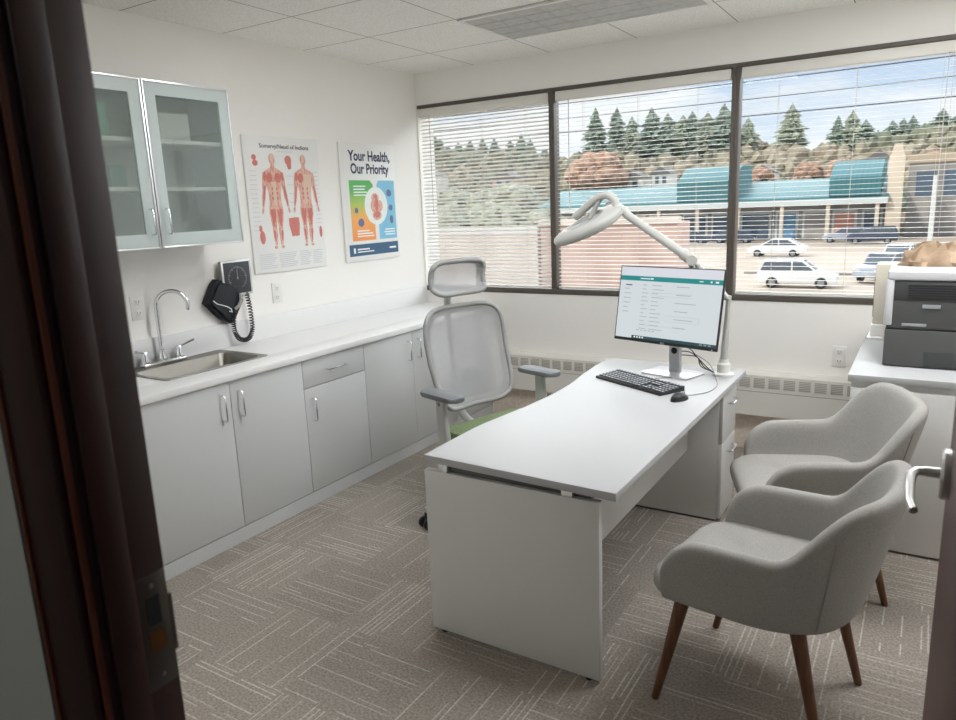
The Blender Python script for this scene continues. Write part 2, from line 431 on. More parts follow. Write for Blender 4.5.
# ================================================================== SETTING
H = 2.594
XR = 4.3; YD = -4.10; YC = -4.20
struct('floor', MB().box(-.2, 5, -6.6, .2, -.12, 0), M['carpet'])
struct('ceiling', MB().box(-.2, XR + .2, YD - .02, .2, H, H + .14), M['ceiling'])
struct('wall_left', MB().box(-.2, 0, YC, .2, 0, H), M['wall'])
struct('wall_right', MB().box(XR, XR + .2, YC, .2, 0, H), M['wall'])
WX0, WX1, WZ0, WZ1 = .012, 3.62, .96, 2.367
b = MB(); b.box(0, XR, 0, .2, 0, WZ0); b.box(0, XR, 0, .2, WZ1, H); b.box(0, WX0, 0, .2, WZ0, WZ1); b.box(WX1, XR, 0, .2, WZ0, WZ1)
struct('wall_far', b, M['wall'])
DX0, DX1, DZ = 2.500, 3.475, 2.14
b = MB(); b.box(0, DX0 - .02, YC, YD, 0, H); b.box(DX1 + .02, XR, YC, YD, 0, H); b.box(DX0 - .02, DX1 + .02, YC, YD, DZ + .02, H)
b.bm.faces.ensure_lookup_table()
struct('wall_door', b, [M['corridor']])
b = MB(); b.box(0, DX0 - .02, YD, YD + .006, 0, H); b.box(DX1 + .02, XR, YD, YD + .006, 0, H); b.box(DX0 - .02, DX1 + .02, YD, YD + .006, DZ + .02, H)
struct('wall_near', b, M['wall'])
# corridor shell behind the doorway
struct('wall_corridor', MB().box(.4, 5, -6.7, -6.6, 0, H), M['corridor'])
struct('wall_corridor_left', MB().box(.3, .4, -6.7, YC, 0, H), M['corridor'])
struct('wall_corridor_right', MB().box(4.9, 5.0, -6.7, YC, 0, H), M['corridor'])
struct('ceiling_corridor', MB().box(.3, 5, -6.7, YC + .08, H + .001, H + .13), M['ceiling'])
T = Thing('corridor_fill_light', 'added square fill light on the corridor ceiling, out of view', 'ceiling light', (1.9, -5.3, H))  # unseen lamp added to brighten the corridor wall and door frame
T.part('frame', MB().box(1.6, 2.2, -5.6, -5.0, H - .012, H - .0005, .003), M['white_plastic'])
T.part('lens', MB().box(1.63, 2.17, -5.57, -5.03, H - .016, H - .008), emis('corridor_fill_lens', (1, .99, .95), 5.5))
struct('baseboard_far', MB().box(0.6, XR, -.008, 0, 0, .235, .002), M['cove'])
struct('baseboard_right', MB().box(XR - .008, XR, YD, -.01, 0, .1, .002), M['cove'])

# door frame, strike plate
b = MB(); b.box(DX0 - .03, DX0, YC - .002, YD + .008, 0, DZ, .002); b.box(DX1, DX1 + .03, YC - .002, YD + .008, 0, DZ, .002); b.box(DX0 - .03, DX1 + .03, YC - .002, YD + .008, DZ, DZ + .03, .002)
jamb = struct('trim_1', b, M['mahogany'])
b = MB(); b.box(DX0, DX0 + .012, YC + .012, YD - .046, 0, DZ, .002); b.box(DX0, DX1, YC + .012, YD - .046, DZ - .012, DZ, .002)
struct('door_stop', b, M['mahogany'], parent=jamb)
b = MB(); b.box(DX0 - .125, DX0 - .006, YC - .018, YC, 0, DZ + .11, .004); b.box(DX1 + .006, DX1 + .125, YC - .018, YC, 0, DZ + .11, .004); b.box(DX0 - .125, DX1 + .125, YC - .018, YC, DZ + .006, DZ + .12, .004)
struct('casing', b, M['mahogany'], parent=jamb)
struct('casing_bead', MB().box(DX0 - .005, DX0 + .002, YC - .006, YC + .003, 0, DZ, .002), M['mahog_edge'], parent=jamb)
b = MB(); b.box(DX0 - .105, DX0 - .097, YC - .022, YC - .016, 0, DZ, .002)
struct('casing_groove', b, M['mahog_edge'], parent=jamb)
b = MB(); b.box(DX0 - .001, DX0 + .002, -4.142, YD + .006, .935, 1.112, .001)
b.box(DX0 - .004, DX0 + .002, YD + .004, YD + .012, .98, 1.07, .001)
sp = struct('strike_plate', b, M['plate'], parent=jamb); sp['label'] = 'dark metal strike plate'
struct('latch_hole', MB().box(DX0, DX0 + .0026, -4.128, -4.108, 1.035, 1.08), M['hole'], parent=sp)
struct('brass_edge', MB().box(DX0, DX0 + .0027, -4.130, -4.106, .995, 1.025), M['brass'], parent=sp)
b = MB()
for z in (.955, 1.095): b.lathe([(.0045, .0005), (.0035, .0032), (0.0005, .0032)], (DX0, -4.118, z), 10, 'x')
struct('screw', b, M['nickel'], parent=sp)

# open door leaf with lever
dX = 3.470
b = MB(); b.box(dX, dX + .044, YD + .012, -3.14, .008, 2.12, .002)
door = struct('door_1', b, M['door_wood'])
yl, zl = -3.205, 1.108
lv = struct('lever_handle', MB().lathe([(.046, 0), (.046, -.010), (.042, -.014), (.010, -.014), (.009, -.040), (.0005, -.041)], (dX, yl, zl), 28, 'x'), M['nickel'], parent=door)
lv['label'] = 'satin nickel lever handle'
P = [(dX - .036, yl, zl), (dX - .05, yl - .004, zl), (dX - .058, yl - .02, zl - .003), (dX - .059, yl - .05, zl - .014), (dX - .057, yl - .09, zl - .026), (dX - .050, yl - .115, zl - .032)]
b = MB(); b.tube(P, [.008, .0085, .009, .009, .008, .007], 12)
struct('lever', b, M['nickel'], parent=lv)
b = MB(); b.box(dX + .012, dX + .032, -3.142, -3.1385, zl - .03, zl + .03, .001)
struct('latch_plate', b, M['nickel'], parent=door)

# windows
MX = [(WX0, 1.124), (1.164, 2.338), (2.384, WX1)]
for i, (x0, x1) in enumerate(MX):
    b = MB(); fy0, fy1 = -.006, .075
    L_ = WX0 if i == 0 else (1.144 if i == 1 else 2.361)
    R_ = 1.144 if i == 0 else (2.361 if i == 1 else WX1)
    b.box(L_, R_, fy0, fy1, WZ1 - .024, WZ1, .002); b.box(L_, R_, fy0, fy1, WZ0, WZ0 + .036, .002)
    if i: b.box(L_, x0, fy0, fy1, WZ0 + .034, WZ1 - .022, .002)
    if i < 2: b.box(x1, R_, fy0, fy1, WZ0 + .034, WZ1 - .022, .002)
    else: b.box(x1 - .03, x1, fy0, fy1, WZ0 + .034, WZ1 - .022, .002)
    w = struct('window_%d' % (i + 1), b, M['bronze'])
    struct('pane', MB().box(x0, x1, .062, .066, WZ0 + .034, WZ1 - .022), M['win_glass'], parent=w)

# blinds: two-rail slatted blinds, one in each window
blinds = [('leftmost', 34, 'white slatted blind, most closed, in the leftmost window beside the wall corner'),
          ('middle', 13, 'half open white slatted blind in the middle window behind the lamp head'),
          ('right', 2, 'fully opened white slatted blind in the right window above the parked cars')]
for i, (x0, x1) in enumerate(MX):
    a, tilt, lab = blinds[i]
    xa, xb = x0 + .008, x1 - .008
    T = Thing('window_blind', lab, 'blind', ((xa + xb) / 2, .024, WZ0 + .04), group='slatted window blinds')
    T.part('head_rail', MB().box(xa, xb, .002, .048, 2.281, 2.341, .002), M['blind_rail'])
    T.part('bottom_rail', MB().box(xa, xb, .012, .036, WZ0 + .042, WZ0 + .056, .003), M['blind_rail'])
    b = MB(); z = WZ0 + .075; t = math.radians(tilt)
    while z < 2.276:
        def pt(u, q, xx, z=z):
            yy = (u - .5) * (.023 if i == 0 else .0195); cr = .0012 * (1 - (2 * u - 1) ** 2)
            return (xx, .024 + yy * math.cos(t) - cr * math.sin(t) * 0, z + yy * math.sin(t) + cr + q)
        th = .0005
        b.loops([[pt(u, 0, xx) for u in (0, .33, .67, 1)] + [pt(u, -th, xx) for u in (1, .67, .33, 0)] for xx in (xa + .003, xb - .003)])
        z += .0275
    T.part('slats', b, M['slat'])
    for fx in (.17, .5, .83):
        xc = xa + (xb - xa) * fx
        b = MB(); b.tube([(xc, .0105, WZ0 + .05), (xc, .0105, 2.29)], .0009, 5); b.tube([(xc, .0375, WZ0 + .05), (xc, .0375, 2.29)], .0009, 5)
        T.part('ladder_cord', b, M['cord'])
    if i == 2:
        b = MB(); b.tube([(xb - .19, -.004, 2.29), (xb - .19, -.006, 1.15)], .0022, 6); b.tube([(xb - .165, -.004, 2.29), (xb - .165, -.006, 1.05)], .0014, 6)
        T.part('pull_cord', b, M['cord'])
    else:
        b = MB(); b.tube([(xa + .1, -.002, 2.29), (xa + .1, -.004, 1.55)], .003, 6)
        T.part('tilt_wand', b, M['cord'])

# ceiling light (off)
T = Thing('ceiling_light', 'long grey lens ceiling light, switched off, set in the tile grid', 'ceiling light', (1.75, -.845, H - .001))
b = MB(); x0, x1, y0, y1 = 1.145, 2.355, -1.145, -.545; zf = H - .012
for q in ((x0, x1, y0, y0 + .022), (x0, x1, y1 - .022, y1), (x0, x0 + .022, y0 + .02, y1 - .02), (x1 - .022, x1, y0 + .02, y1 - .02)):
    b.box(*q, zf, H - .0005, .002)
T.part('frame', b, M['white_plastic'])
lensp = T.part('lens', MB().box(x0 + .02, x1 - .02, y0 + .02, y1 - .02, H - .007, H - .002), M['lens'], label='grey prismatic lens panel')
b = MB()
for k in range(1, 8): b.box(x0 + .02 + k * .146, x0 + .024 + k * .146, y0 + .022, y1 - .022, H - .0085, H - .0065)
for k in range(1, 4): b.box(x0 + .022, x1 - .022, y0 + .02 + k * .14, y0 + .024 + k * .14, H - .0085, H - .0065)
T.part('lens_ribs', b, M['lens'], parent=lensp)

# two fill lights added out of view, built like troffers in the tile grid
def fill_troffer(x0, y0, power, lab):
    T = Thing('ceiling_light', lab, 'ceiling light', (x0 + .61, y0 + .305, H - .001))
    x0 += .005; y0 += .005; x1 = x0 + 1.21; y1 = y0 + .6
    b = MB()
    for q in ((x0, x1, y0, y0 + .022), (x0, x1, y1 - .022, y1), (x0, x0 + .022, y0 + .02, y1 - .02), (x1 - .022, x1, y0 + .02, y1 - .02)):
        b.box(*q, zf, H - .0005, .002)
    T.part('frame', b, M['white_plastic'])
    T.part('lens', MB().box(x0 + .02, x1 - .02, y0 + .02, y1 - .02, H - .007, H - .002), emis('fill_lens', (.97, .985, 1.0), power), label='glowing panel of an added fill light')
fill_troffer(1.14, -2.37, FILL_DESK, 'added fill light in the ceiling tiles above the desk, out of view')
fill_troffer(2.97, -1.76, FILL_CHAIRS, 'added fill light in the ceiling tiles above the guest chairs, out of view')

# ================================================================== LEFT WALL CABINETS
CF = .593   # front plane of the doors
def pull(mb, x, y, z, vertical=True, L=.125, out=.03, r=.0045):
    h = L / 2
    if vertical: P = [(x, y, z - h), (x + out * .8, y, z - h), (x + out, y, z - h + .008), (x + out, y, z + h - .008), (x + out * .8, y, z + h), (x, y, z + h)]
    else: P = [(x, y - h, z), (x + out * .8, y - h, z), (x + out, y - h + .008, z), (x + out, y + h - .008, z), (x + out * .8, y + h, z), (x, y + h, z)]
    return mb.tube(P, r, 8)
def cab_body(T, y0, y1, open_top=False):
    b = MB()
    b.box(.02, CF - .021, y0 + .001, y0 + .018, .076, .828); b.box(.02, CF - .021, y1 - .018, y1 - .001, .076, .828)
    b.box(.02, .03, y0 + .018, y1 - .018, .076, .828); b.box(.03, CF - .021, y0 + .018, y1 - .018, .076, .094)
    b.box(CF - .06, CF - .021, y0 + .018, y1 - .018, .80, .828)
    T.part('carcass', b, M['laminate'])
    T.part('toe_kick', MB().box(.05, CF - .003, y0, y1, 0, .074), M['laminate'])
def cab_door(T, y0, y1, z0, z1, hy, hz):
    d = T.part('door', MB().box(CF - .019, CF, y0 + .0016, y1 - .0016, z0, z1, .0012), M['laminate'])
    T.part('handle', pull(MB(), CF, hy, hz), M['chrome'], parent=d)
cabs = [(-3.42, -2.937, 'sink'), (-2.934, -1.974, 'pair'), (-1.974, -1.471, 'drawer'), (-1.471, -.511, 'pair'), (-.511, -.002, 'single')]
labs = ['white base cabinet by the doorway at the near end of the counter', 'white two-door base cabinet under the steel sink', 'narrow white base cabinet with one drawer above one door, under the anatomy poster',
        'white two-door base cabinet left of the mesh office chair', 'white base cabinet in the wall corner behind the mesh office chair']
for (y0, y1, k), lab in zip(cabs, labs):
    T = Thing('base_cabinet', lab, 'cabinet', (.3, (y0 + y1) / 2, 0), group='white base cabinets along the left wall')
    cab_body(T, y0, y1)
    if k == 'pair':
        m_ = (y0 + y1) / 2
        cab_door(T, y0, m_, .078, .826, m_ - .055, .705); cab_door(T, m_, y1, .078, .826, m_ + .05, .705)
    elif k == 'drawer':
        d = T.part('drawer', MB().box(CF - .019, CF, y0 + .0016, y1 - .0016, .672, .826, .0012), M['laminate'])
        T.part('handle', pull(MB(), CF, (y0 + y1) / 2 + .0, .748, False, .155), M['chrome'], parent=d)
        cab_door(T, y0, y1, .078, .668, y0 + .052, .545)
    else:
        cab_door(T, y0, y1, .078, .826, y0 + .05, .705)
# worktop with sink cut-out
SX0, SX1, SY0, SY1 = .035, .448, -2.68, -2.055
T = Thing('worktop', 'long white laminate worktop with a low backsplash along the left wall', 'worktop', (.3, -1.7, .83))
b = MB(); z0, z1 = .8305, .864
hx0, hx1, hy0, hy1 = SX0 + .03, SX1 - .02, SY0 + .02, SY1 - .02
b.box(hx1, .612, -3.42, -.002, z0, z1, .003); b.box(.001, hx0, -3.42, -.002, z0, z1)
b.box(hx0 - .001, hx1 + .004, -3.42, hy0, z0, z1); b.box(hx0 - .001, hx1 + .004, hy1, -.002, z0, z1)
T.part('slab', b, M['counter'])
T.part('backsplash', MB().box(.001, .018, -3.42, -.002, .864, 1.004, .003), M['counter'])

# sink
T = Thing('sink', 'rectangular stainless steel sink set in the white worktop', 'sink', ((SX0 + SX1) / 2, (SY0 + SY1) / 2, .864))
b = MB(); zt = .8665
rings = []
def ring(ix, iy, z, r):
    return [(x, y, z) for x, y in rrect(SX0 + ix, SX1 - iy, SY0 + iy, SY1 - iy, r, 6)]
rings = [ring(0, 0, .8645, .03), ring(0.002, .002, zt + .002, .03), ring(.012, .012, zt + .001, .03), ring(.088, .03, zt, .05), ring(.092, .034, zt - .006, .05), ring(.098, .042, .70, .05), ring(.115, .06, .676, .05)]
b.loops(rings, cap0=False)
T.part('basin', b, M['steel'])
T.part('drain', MB().lathe([(.04, 0), (.042, .003), (.03, .004), (.004, .002)], ((SX0 + SX1) / 2 + .03, (SY0 + SY1) / 2, .6765), 20), M['chrome'])

# faucet
fx, fy, fz = .062, -2.43, .868
T = Thing('faucet', 'chrome gooseneck faucet with two lever taps behind the sink', 'faucet', (fx, fy, fz))
T.part('base_plate', MB().box(fx - .026, fx + .026, fy - .125, fy + .125, fz, fz + .02, .008, 3), M['chrome'])
dv = Vector((.75, .66, 0)).normalized(); R_ = .078; ctr = Vector((fx, fy, 1.165))
P = [(fx, fy, fz + .018), (fx, fy, .96), (fx, fy, 1.05), (fx, fy, 1.14)]
for k in range(0, 15):
    a = PI - k * PI * 1.1 / 14
    P.append(tuple(ctr + dv * (R_ + R_ * math.cos(a)) + Vector((0, 0, R_ * math.sin(a)))))
T.part('spout', MB().tube(P, [.011] * (len(P) - 1) + [.010], 12), M['chrome'])
T.part('spout_collar', MB().lathe([(.022, 0), (.022, .02), (.016, .04), (.016, .055), (.0115, .06)], (fx, fy, fz + .016), 18), M['chrome'])
for s in (-1, 1):
    t = T.part('tap', MB().lathe([(.021, 0), (.021, .02), (.017, .032), (.018, .05), (.012, .062), (.001, .064)], (fx, fy + s * .1, fz + .016), 18), M['chrome'])
    b = MB(); b.tube([(fx, fy + s * .1, fz + .072), (fx + .012, fy + s * .13, fz + .082), (fx + .03, fy + s * .175, fz + .10 if s > 0 else fz + .096)], [.007, .006, .0075], 8)
    T.part('lever', b, M['chrome'], parent=t)

# upper cabinet with glass doors
T = Thing('wall_cabinet', 'white wall cabinet with two frosted glass doors above the sink', 'cabinet', (.165, -2.535, 1.4675))
uy0, uy1, uz0, uz1, ux = -3.02, -2.05, 1.4675, 2.229, .31
b = MB(); b.box(0, .012, uy0, uy1, uz0, uz1); b.box(.012, ux, uy0, uy0 + .018, uz0, uz1); b.box(.012, ux, uy1 - .018, uy1, uz0, uz1)
b.box(.012, ux, uy0 + .018, uy1 - .018, uz0, uz0 + .018); b.box(.012, ux, uy0 + .018, uy1 - .018, uz1 - .018, uz1)
T.part('carcass', b, M['laminate'])
for z in (1.735, 1.955): T.part('shelf', MB().box(.014, ux - .02, uy0 + .019, uy1 - .019, z, z + .018, .001), M['white_plastic'])
for (y0, y1, hy) in ((uy0, -2.5375, -2.577), (-2.5325, uy1, -2.493)):
    b = MB(); w = .009
    b.box(ux + .001, .333, y0, y0 + w, uz0, uz1, .001); b.box(ux + .001, .333, y1 - w, y1, uz0, uz1, .001); b.box(ux + .001, .333, y0 + w, y1 - w, uz0, uz0 + w, .001); b.box(ux + .001, .333, y0 + w, y1 - w, uz1 - w, uz1, .001)
    d = T.part('door', b, M['alu'], label='aluminium edged glass door')
    g = .065
    b = MB(); b.box(.314, .328, y0 + w, y0 + g, uz0 + w, uz1 - w); b.box(.314, .328, y1 - g, y1 - w, uz0 + w, uz1 - w); b.box(.314, .328, y0 + g, y1 - g, uz0 + w, uz0 + g + .005); b.box(.314, .328, y0 + g, y1 - g, uz1 - g, uz1 - w)
    T.part('frosted_border', b, M['frost'], parent=d)
    T.part('glass_pane', MB().box(.318, .324, y0 + g, y1 - g, uz0 + g + .005, uz1 - g), M['cab_glass'], parent=d)
    T.part('handle', pull(MB(), .333, hy, 1.592, True, .115, .028, .004), M['chrome'], parent=d)
# contents of the wall cabinet
M['box_green'] = mat('carton_green', rgb(120, 168, 146), .6); M['box_white'] = mat('carton_white', rgb(214, 212, 204), .6); M['box_teal'] = mat('carton_teal', rgb(150, 186, 182), .6)
def carton(y0, y1, z, h, d, m, lab):
    T = Thing('carton', lab, 'box', (.15, (y0 + y1) / 2, z), group='cartons in the wall cabinet')
    T.part('box', MB().box(.06, .06 + d, y0, y1, z, z + h, .003), M[m])
    T.part('lid_flap', MB().box(.058, .062 + d, y0 - .002, y1 + .002, z + h, z + h + .004, .001), M[m])
carton(-2.93, -2.66, 1.9735, .15, .18, 'box_green', 'green carton on the top shelf behind the left glass door')
carton(-2.86, -2.70, 1.486, .13, .16, 'box_white', 'white carton on the cabinet floor behind the left glass door')
carton(-2.42, -2.22, 1.9735, .13, .16, 'box_white', 'pale carton on the top shelf behind the right glass door')
carton(-2.66, -2.58, 1.753, .10, .14, 'box_teal', 'small teal carton on the middle shelf behind the left glass door')

# outlets
def outlet(x, y, z, lab, wall='left', dbl=False):
    T = Thing('wall_outlet', lab, 'outlet', (x, y, z))
    def bx(mb, du0, du1, z0, z1, n0, n1, bev=0):
        if wall == 'left': mb.box(n0, n1, y + du0, y + du1, z + z0, z + z1, bev)
        else: mb.box(x + du0, x + du1, -n1, -n0, z + z0, z + z1, bev)
        return mb
    T.part('cover_plate', bx(MB(), -.038, .038, -.062, .062, 0, .006, .002), M['white_plastic'])
    for s in (-1, 1):
        soc = T.part('socket', bx(MB(), -.017, .017, s * .028 - .016, s * .028 + .016, .005, .008, .001), M['white_plastic'])
        b = MB(); bx(b, -.009, -.006, s * .028 - .004, s * .028 + .008, .007, .0085); bx(b, .006, .009, s * .028 - .004, s * .028 + .008, .007, .0085); bx(b, -.002, .002, s * .028 - .011, s * .028 - .007, .007, .0085)
        T.part('slots', b, M['outlet_dark'], parent=soc)
outlet(0, -2.494, 1.166, 'white double outlet on the wall left of the faucet')
outlet(0, -1.561, 1.130, 'white double outlet below the anatomy poster')
outlet(3.008, 0, .645, 'white double outlet below the right window, above the heater', 'far')

# ------------------------------------------------------------------ posters
def poster(name, lab, y0, y1, z0, z1):
    T = Thing(name, lab, 'poster', (0, y0, z0))
    T.part('board', MB().box(0.001, .014, y0, y1, z0, z1, .002), M['paper'])
    return T
def flat(polys, W, Hh, layer, i0=0):
    """polygons given in 0..1 poster coordinates (v down) -> mesh in poster space (local)."""
    b = MB(); x = .0142 + layer * .0007
    for i, p in enumerate(polys):
        vs = [b.bm.verts.new((x + ((i + i0) % 24) * .00002, u * W, (1 - v) * Hh)) for u, v in p]
        b.bm.faces.new(vs)
    return b
y0, y1, z0, z1 = -1.72, -1.112, 1.257, 2.061; W = y1 - y0; Hh = z1 - z0
T = poster('anatomy_poster', 'anatomy poster with two red muscle figures, next to the wall cabinet', y0, y1, z0, z1); T.shift = None
def limb(p, q, a, b_):
    d = Vector((q[0] - p[0], (q[1] - p[1]))); n = Vector((-d.y, d.x)).normalized()
    return [(p[0] + n.x * a, p[1] + n.y * a), (p[0] + d.x * .35 + n.x * a * 1.1, p[1] + d.y * .35 + n.y * a * 1.1), (q[0] + n.x * b_, q[1] + n.y * b_), (q[0] - n.x * b_, q[1] - n.y * b_), (p[0] + d.x * .35 - n.x * a * 1.1, p[1] + d.y * .35 - n.y * a * 1.1), (p[0] - n.x * a, p[1] - n.y * a)]
def figure(cx, back):
    body, red, ten = [], [], []
    sx = lambda u: cx + u
    body.append(ellipse((sx(0), .165), .040, .042)); body.append([(sx(-.022), .19), (sx(.022), .19), (sx(.03), .24), (sx(-.03), .24)])
    body.append([(sx(-.03), .225), (sx(.03), .225), (sx(.115), .255), (sx(.105), .33), (sx(.08), .42), (sx(.078), .475), (sx(.085), .52), (sx(-.085), .52), (sx(-.078), .475), (sx(-.08), .42), (sx(-.105), .33), (sx(-.115), .255)])
    for s in (-1, 1):
        body.append(limb((sx(s * .105), .265), (sx(s * .135), .40), .028, .020)); body.append(limb((sx(s * .135), .40), (sx(s * .165), .515), .021, .011)); body.append(ellipse((sx(s * .172), .54), .014, .026, 12, s * -.3))
        body.append(limb((sx(s * .045), .51), (sx(s * .040), .675), .044, .026)); body.append(limb((sx(s * .040), .67), (sx(s * .038), .80), .028, .014)); body.append(ellipse((sx(s * .045), .815), .024, .012, 12))
        if not back or s < 0: red.append(ellipse((sx(s * .055), .30), .042, .036, 14, s * .4)); red.append(ellipse((sx(s * .112), .29), .02, .035, 12, s * -.2))
        red.append(limb((sx(s * .125), .36), (sx(s * .16), .50), .009, .005))
        red.append(limb((sx(s * .058), .53), (sx(s * .045), .66), .02, .009)); red.append(limb((sx(s * .02), .53), (sx(s * .03), .63), .009, .005))
        red.append(limb((sx(s * .05), .69), (sx(s * .042), .77), .012, .005))
        ten.append(limb((sx(s * .034), .68), (sx(s * .035), .79), .006, .004))
    ten.append(limb((sx(0), .33), (sx(0), .50), .03, .022)); ten.append(ellipse((sx(0), .155), .018, .03, 12))
    if back: ten.append(limb((sx(.045), .27), (sx(.03), .46), .05, .03))
    for k in range(3): red.append(ellipse((sx(-.03), .38 + k * .035), .010, .014, 10)); red.append(ellipse((sx(.03), .38 + k * .035), .010, .014, 10))
    return body, red, ten
for cx, back in ((.345, False), (.765, True)):
    bo, re, te = figure(cx, back)
    f = T.part('muscle_figure', flat(bo, W, Hh, 0), M['muscle'], label='figure seen from behind' if back else 'figure seen from the front')
    
    for i_, q in enumerate(te): T.part('tendon', flat([q], W, Hh, 1, i_), M['tendon'], parent=f)
    T.part('muscles', flat(re, W, Hh, 2), M['muscle_red'], parent=f)
det = [ellipse((.12, .155), .03, .02), ellipse((.13, .195), .035, .022), ellipse((.56, .17), .045, .035), limb((.565, .18), (.575, .235), .03, .02), ellipse((.12, .67), .02, .025), ellipse((.135, .735), .035, .05), ellipse((.945, .72), .022, .045),
       limb((.55, .60), (.56, .74), .05, .03), limb((.60, .60), (.605, .74), .04, .025)]
for i_, q in enumerate(det): T.part('detail_drawing', flat([q], W, Hh, 1, i_), M['muscle_red'])
lines = []
for k in range(8):
    v = .86 + k * .0145
    for u0, u1 in ((.07, .30), (.33, .58), (.61, .78), (.80, .95)):
        u1 -= random.uniform(0, .06); lines.append([(u0, v), (u1, v), (u1, v + .006), (u0, v + .006)])
for k in range(14):
    v = .25 + k * .033
    lines.append([(.045, v), (.13, v), (.13, v + .005), (.045, v + .005)]); lines.append([(.90, v), (.965, v), (.965, v + .005), (.90, v + .005)])
    if k % 2: lines.append([(.53, v), (.61, v), (.61, v + .005), (.53, v + .005)])
T.part('caption_lines', flat(lines, W, Hh, 0), M['ink_pale'])
place = lambda u0, v0: (lambda x, y: (.0150, u0 * W + x, (1 - v0) * Hh + y))
T.part('title', text_mb('Somervy/Neucl of Inclions', .034, place(.20, .085), .0007, width=.66 * W), M['ink_grey'], smooth=False)
T.part('subtitle', text_mb('of anatomy', .014, place(.43, .112), .0003, width=.2 * W), M['ink_pale'], smooth=False)

y0, y1, z0, z1 = -.916, -.326, 1.256, 2.060; W = y1 - y0; Hh = z1 - z0
T = poster('health_poster', 'colourful health poster with navy title, next to the leftmost window', y0, y1, z0, z1); T.shift = None
T.part('green_orange_panel', flat([[(.13, .31), (.50, .31), (.555, .345), (.555, .825), (.13, .825)]], W, Hh, 0), M['p_grad'])
T.part('blue_panel', flat([[(.66, .31), (.965, .31), (.965, .825), (.625, .825), (.625, .345)]], W, Hh, 0), M['p_blue'])
T.part('bottom_band', flat([[(.06, .855), (.975, .855), (.975, .955), (.06, .955)]], W, Hh, 0), M['p_band'])
ci = T.part('white_medallion', flat([ellipse((.595, .53), .215, .165, 32)], W, Hh, 1), M['ink_white'])
T.part('organ_drawing', flat([ellipse((.58, .46), .07, .04, 18), ellipse((.545, .53), .055, .055, 18), ellipse((.66, .53), .055, .05, 18), ellipse((.60, .61), .085, .045, 18)], W, Hh, 2), M['muscle'], parent=ci)
T.part('organ_core', flat([ellipse((.60, .52), .035, .06, 16), ellipse((.60, .605), .06, .03, 16), ellipse((.59, .45), .03, .02, 14)], W, Hh, 3), M['muscle_red'], parent=ci)
ic = [ellipse((.85, .42), .05, .032, 16), ellipse((.87, .55), .04, .028, 16), ellipse((.875, .655), .035, .038, 16), ellipse((.30, .67), .055, .036, 16), ellipse((.23, .565), .03, .025, 14)]
for q in ic: T.part('icon', flat([q], W, Hh, 1), M['icon'])
lines = []
for v, u0, u1 in ((.355, .2, .42), (.38, .2, .40), (.405, .2, .44), (.43, .2, .42), (.735, .22, .44), (.758, .22, .5), (.781, .22, .52), (.735, .74, .93), (.758, .72, .93), (.781, .74, .93)): lines.append([(u0, v), (u1, v), (u1, v + .011), (u0, v + .011)])
lines += [[(.20, .892), (.42, .892), (.42, .905), (.20, .905)], [(.20, .916), (.50, .916), (.50, .926), (.20, .926)], [(.13, .885), (.165, .885), (.165, .93), (.13, .93)], [(.80, .898), (.93, .898), (.93, .915), (.80, .915)]]
T.part('small_print', flat(lines, W, Hh, 1), M['ink_white'])
t1 = text_mb('Your Health,',   .094, place(.155, .145), .0028, width=.76 * W); T.part('title_line', t1, M['ink'], smooth=False)
t1 = text_mb('Our Priority', .094, place(.175, .252), .0028, width=.70 * W); T.part('title_line', t1, M['ink'], smooth=False)

# ------------------------------------------------------------------ blood pressure gauge
T = Thing('blood_pressure_gauge', 'square wall blood pressure gauge with black cuff and coiled tube', 'blood pressure gauge', (0, -1.9, 1.16))
gy0, gy1, gz0, gz1 = -2.0, -1.795, 1.158, 1.358
T.part('wall_mount', MB().box(0.001, .03, -1.95, -1.84, 1.14, 1.33, .004), M['lamp_dark'])
cs = T.part('casing', MB().box(.028, .057, gy0, gy1, gz0, gz1, .010, 3), M['lamp_dark'], label='square grey casing')
T.part('rim', MB().box(.054, .063, gy0 - .001, gy1 + .001, gz0 - .001, gz1 + .001, .004, 2), M['silver'], parent=cs)
M['dial'] = mat('dial_face', (.03, .032, .036), .4); M['dial_mark'] = mat('dial_mark', rgb(150, 155, 158), .5)
T.part('dial_face', MB().box(.06, .0645, gy0 + .011, gy1 - .011, gz0 + .011, gz1 - .011, .002), M['dial'], parent=cs)
b = MB(); cyc, czc = (gy0 + gy1) / 2, (gz0 + gz1) / 2
for k in range(32):
    a = PI * 1.2 - k / 31 * PI * 1.4 + PI * 0; r0, r1 = (.052, .066) if k % 4 == 0 else (.058, .065)
    a = -PI / 2 - .5 - k / 31 * (2 * PI - 1.0)
    c_, s_ = math.cos(a), math.sin(a); w = .0016
    p = [(cyc + c_ * r0 - s_ * w, czc + s_ * r0 + c_ * w), (cyc + c_ * r1 - s_ * w, czc + s_ * r1 + c_ * w), (cyc + c_ * r1 + s_ * w, czc + s_ * r1 - c_ * w), (cyc + c_ * r0 + s_ * w, czc + s_ * r0 - c_ * w)]
    b.prism(p, .0642, .0652, 'x')
T.part('dial_marks', b, M['dial_mark'], parent=cs, smooth=False)
b = MB(); b.prism([(cyc - .002, czc - .01), (cyc + .002, czc - .01), (cyc + .001, czc + .05), (cyc - .001, czc + .05)], .0645, .0662, 'x'); b.lathe([(.006, .064), (.005, .067), (.0005, .067)], (0, cyc, czc), 12, 'x')
T.part('needle', b, M['dial_mark'], parent=cs)
cp = [(-2.12, 1.135), (-2.055, 1.235), (-2.03, 1.262), (-1.93, 1.235), (-1.865, 1.13), (-1.955, 1.0), (-2.02, 1.035), (-2.055, 1.085)]
b = MB(); b.prism(cp, .006, .052, 'x', .008)
cuff = T.part('cuff', b, M['black_cloth'], label='folded black fabric cuff')
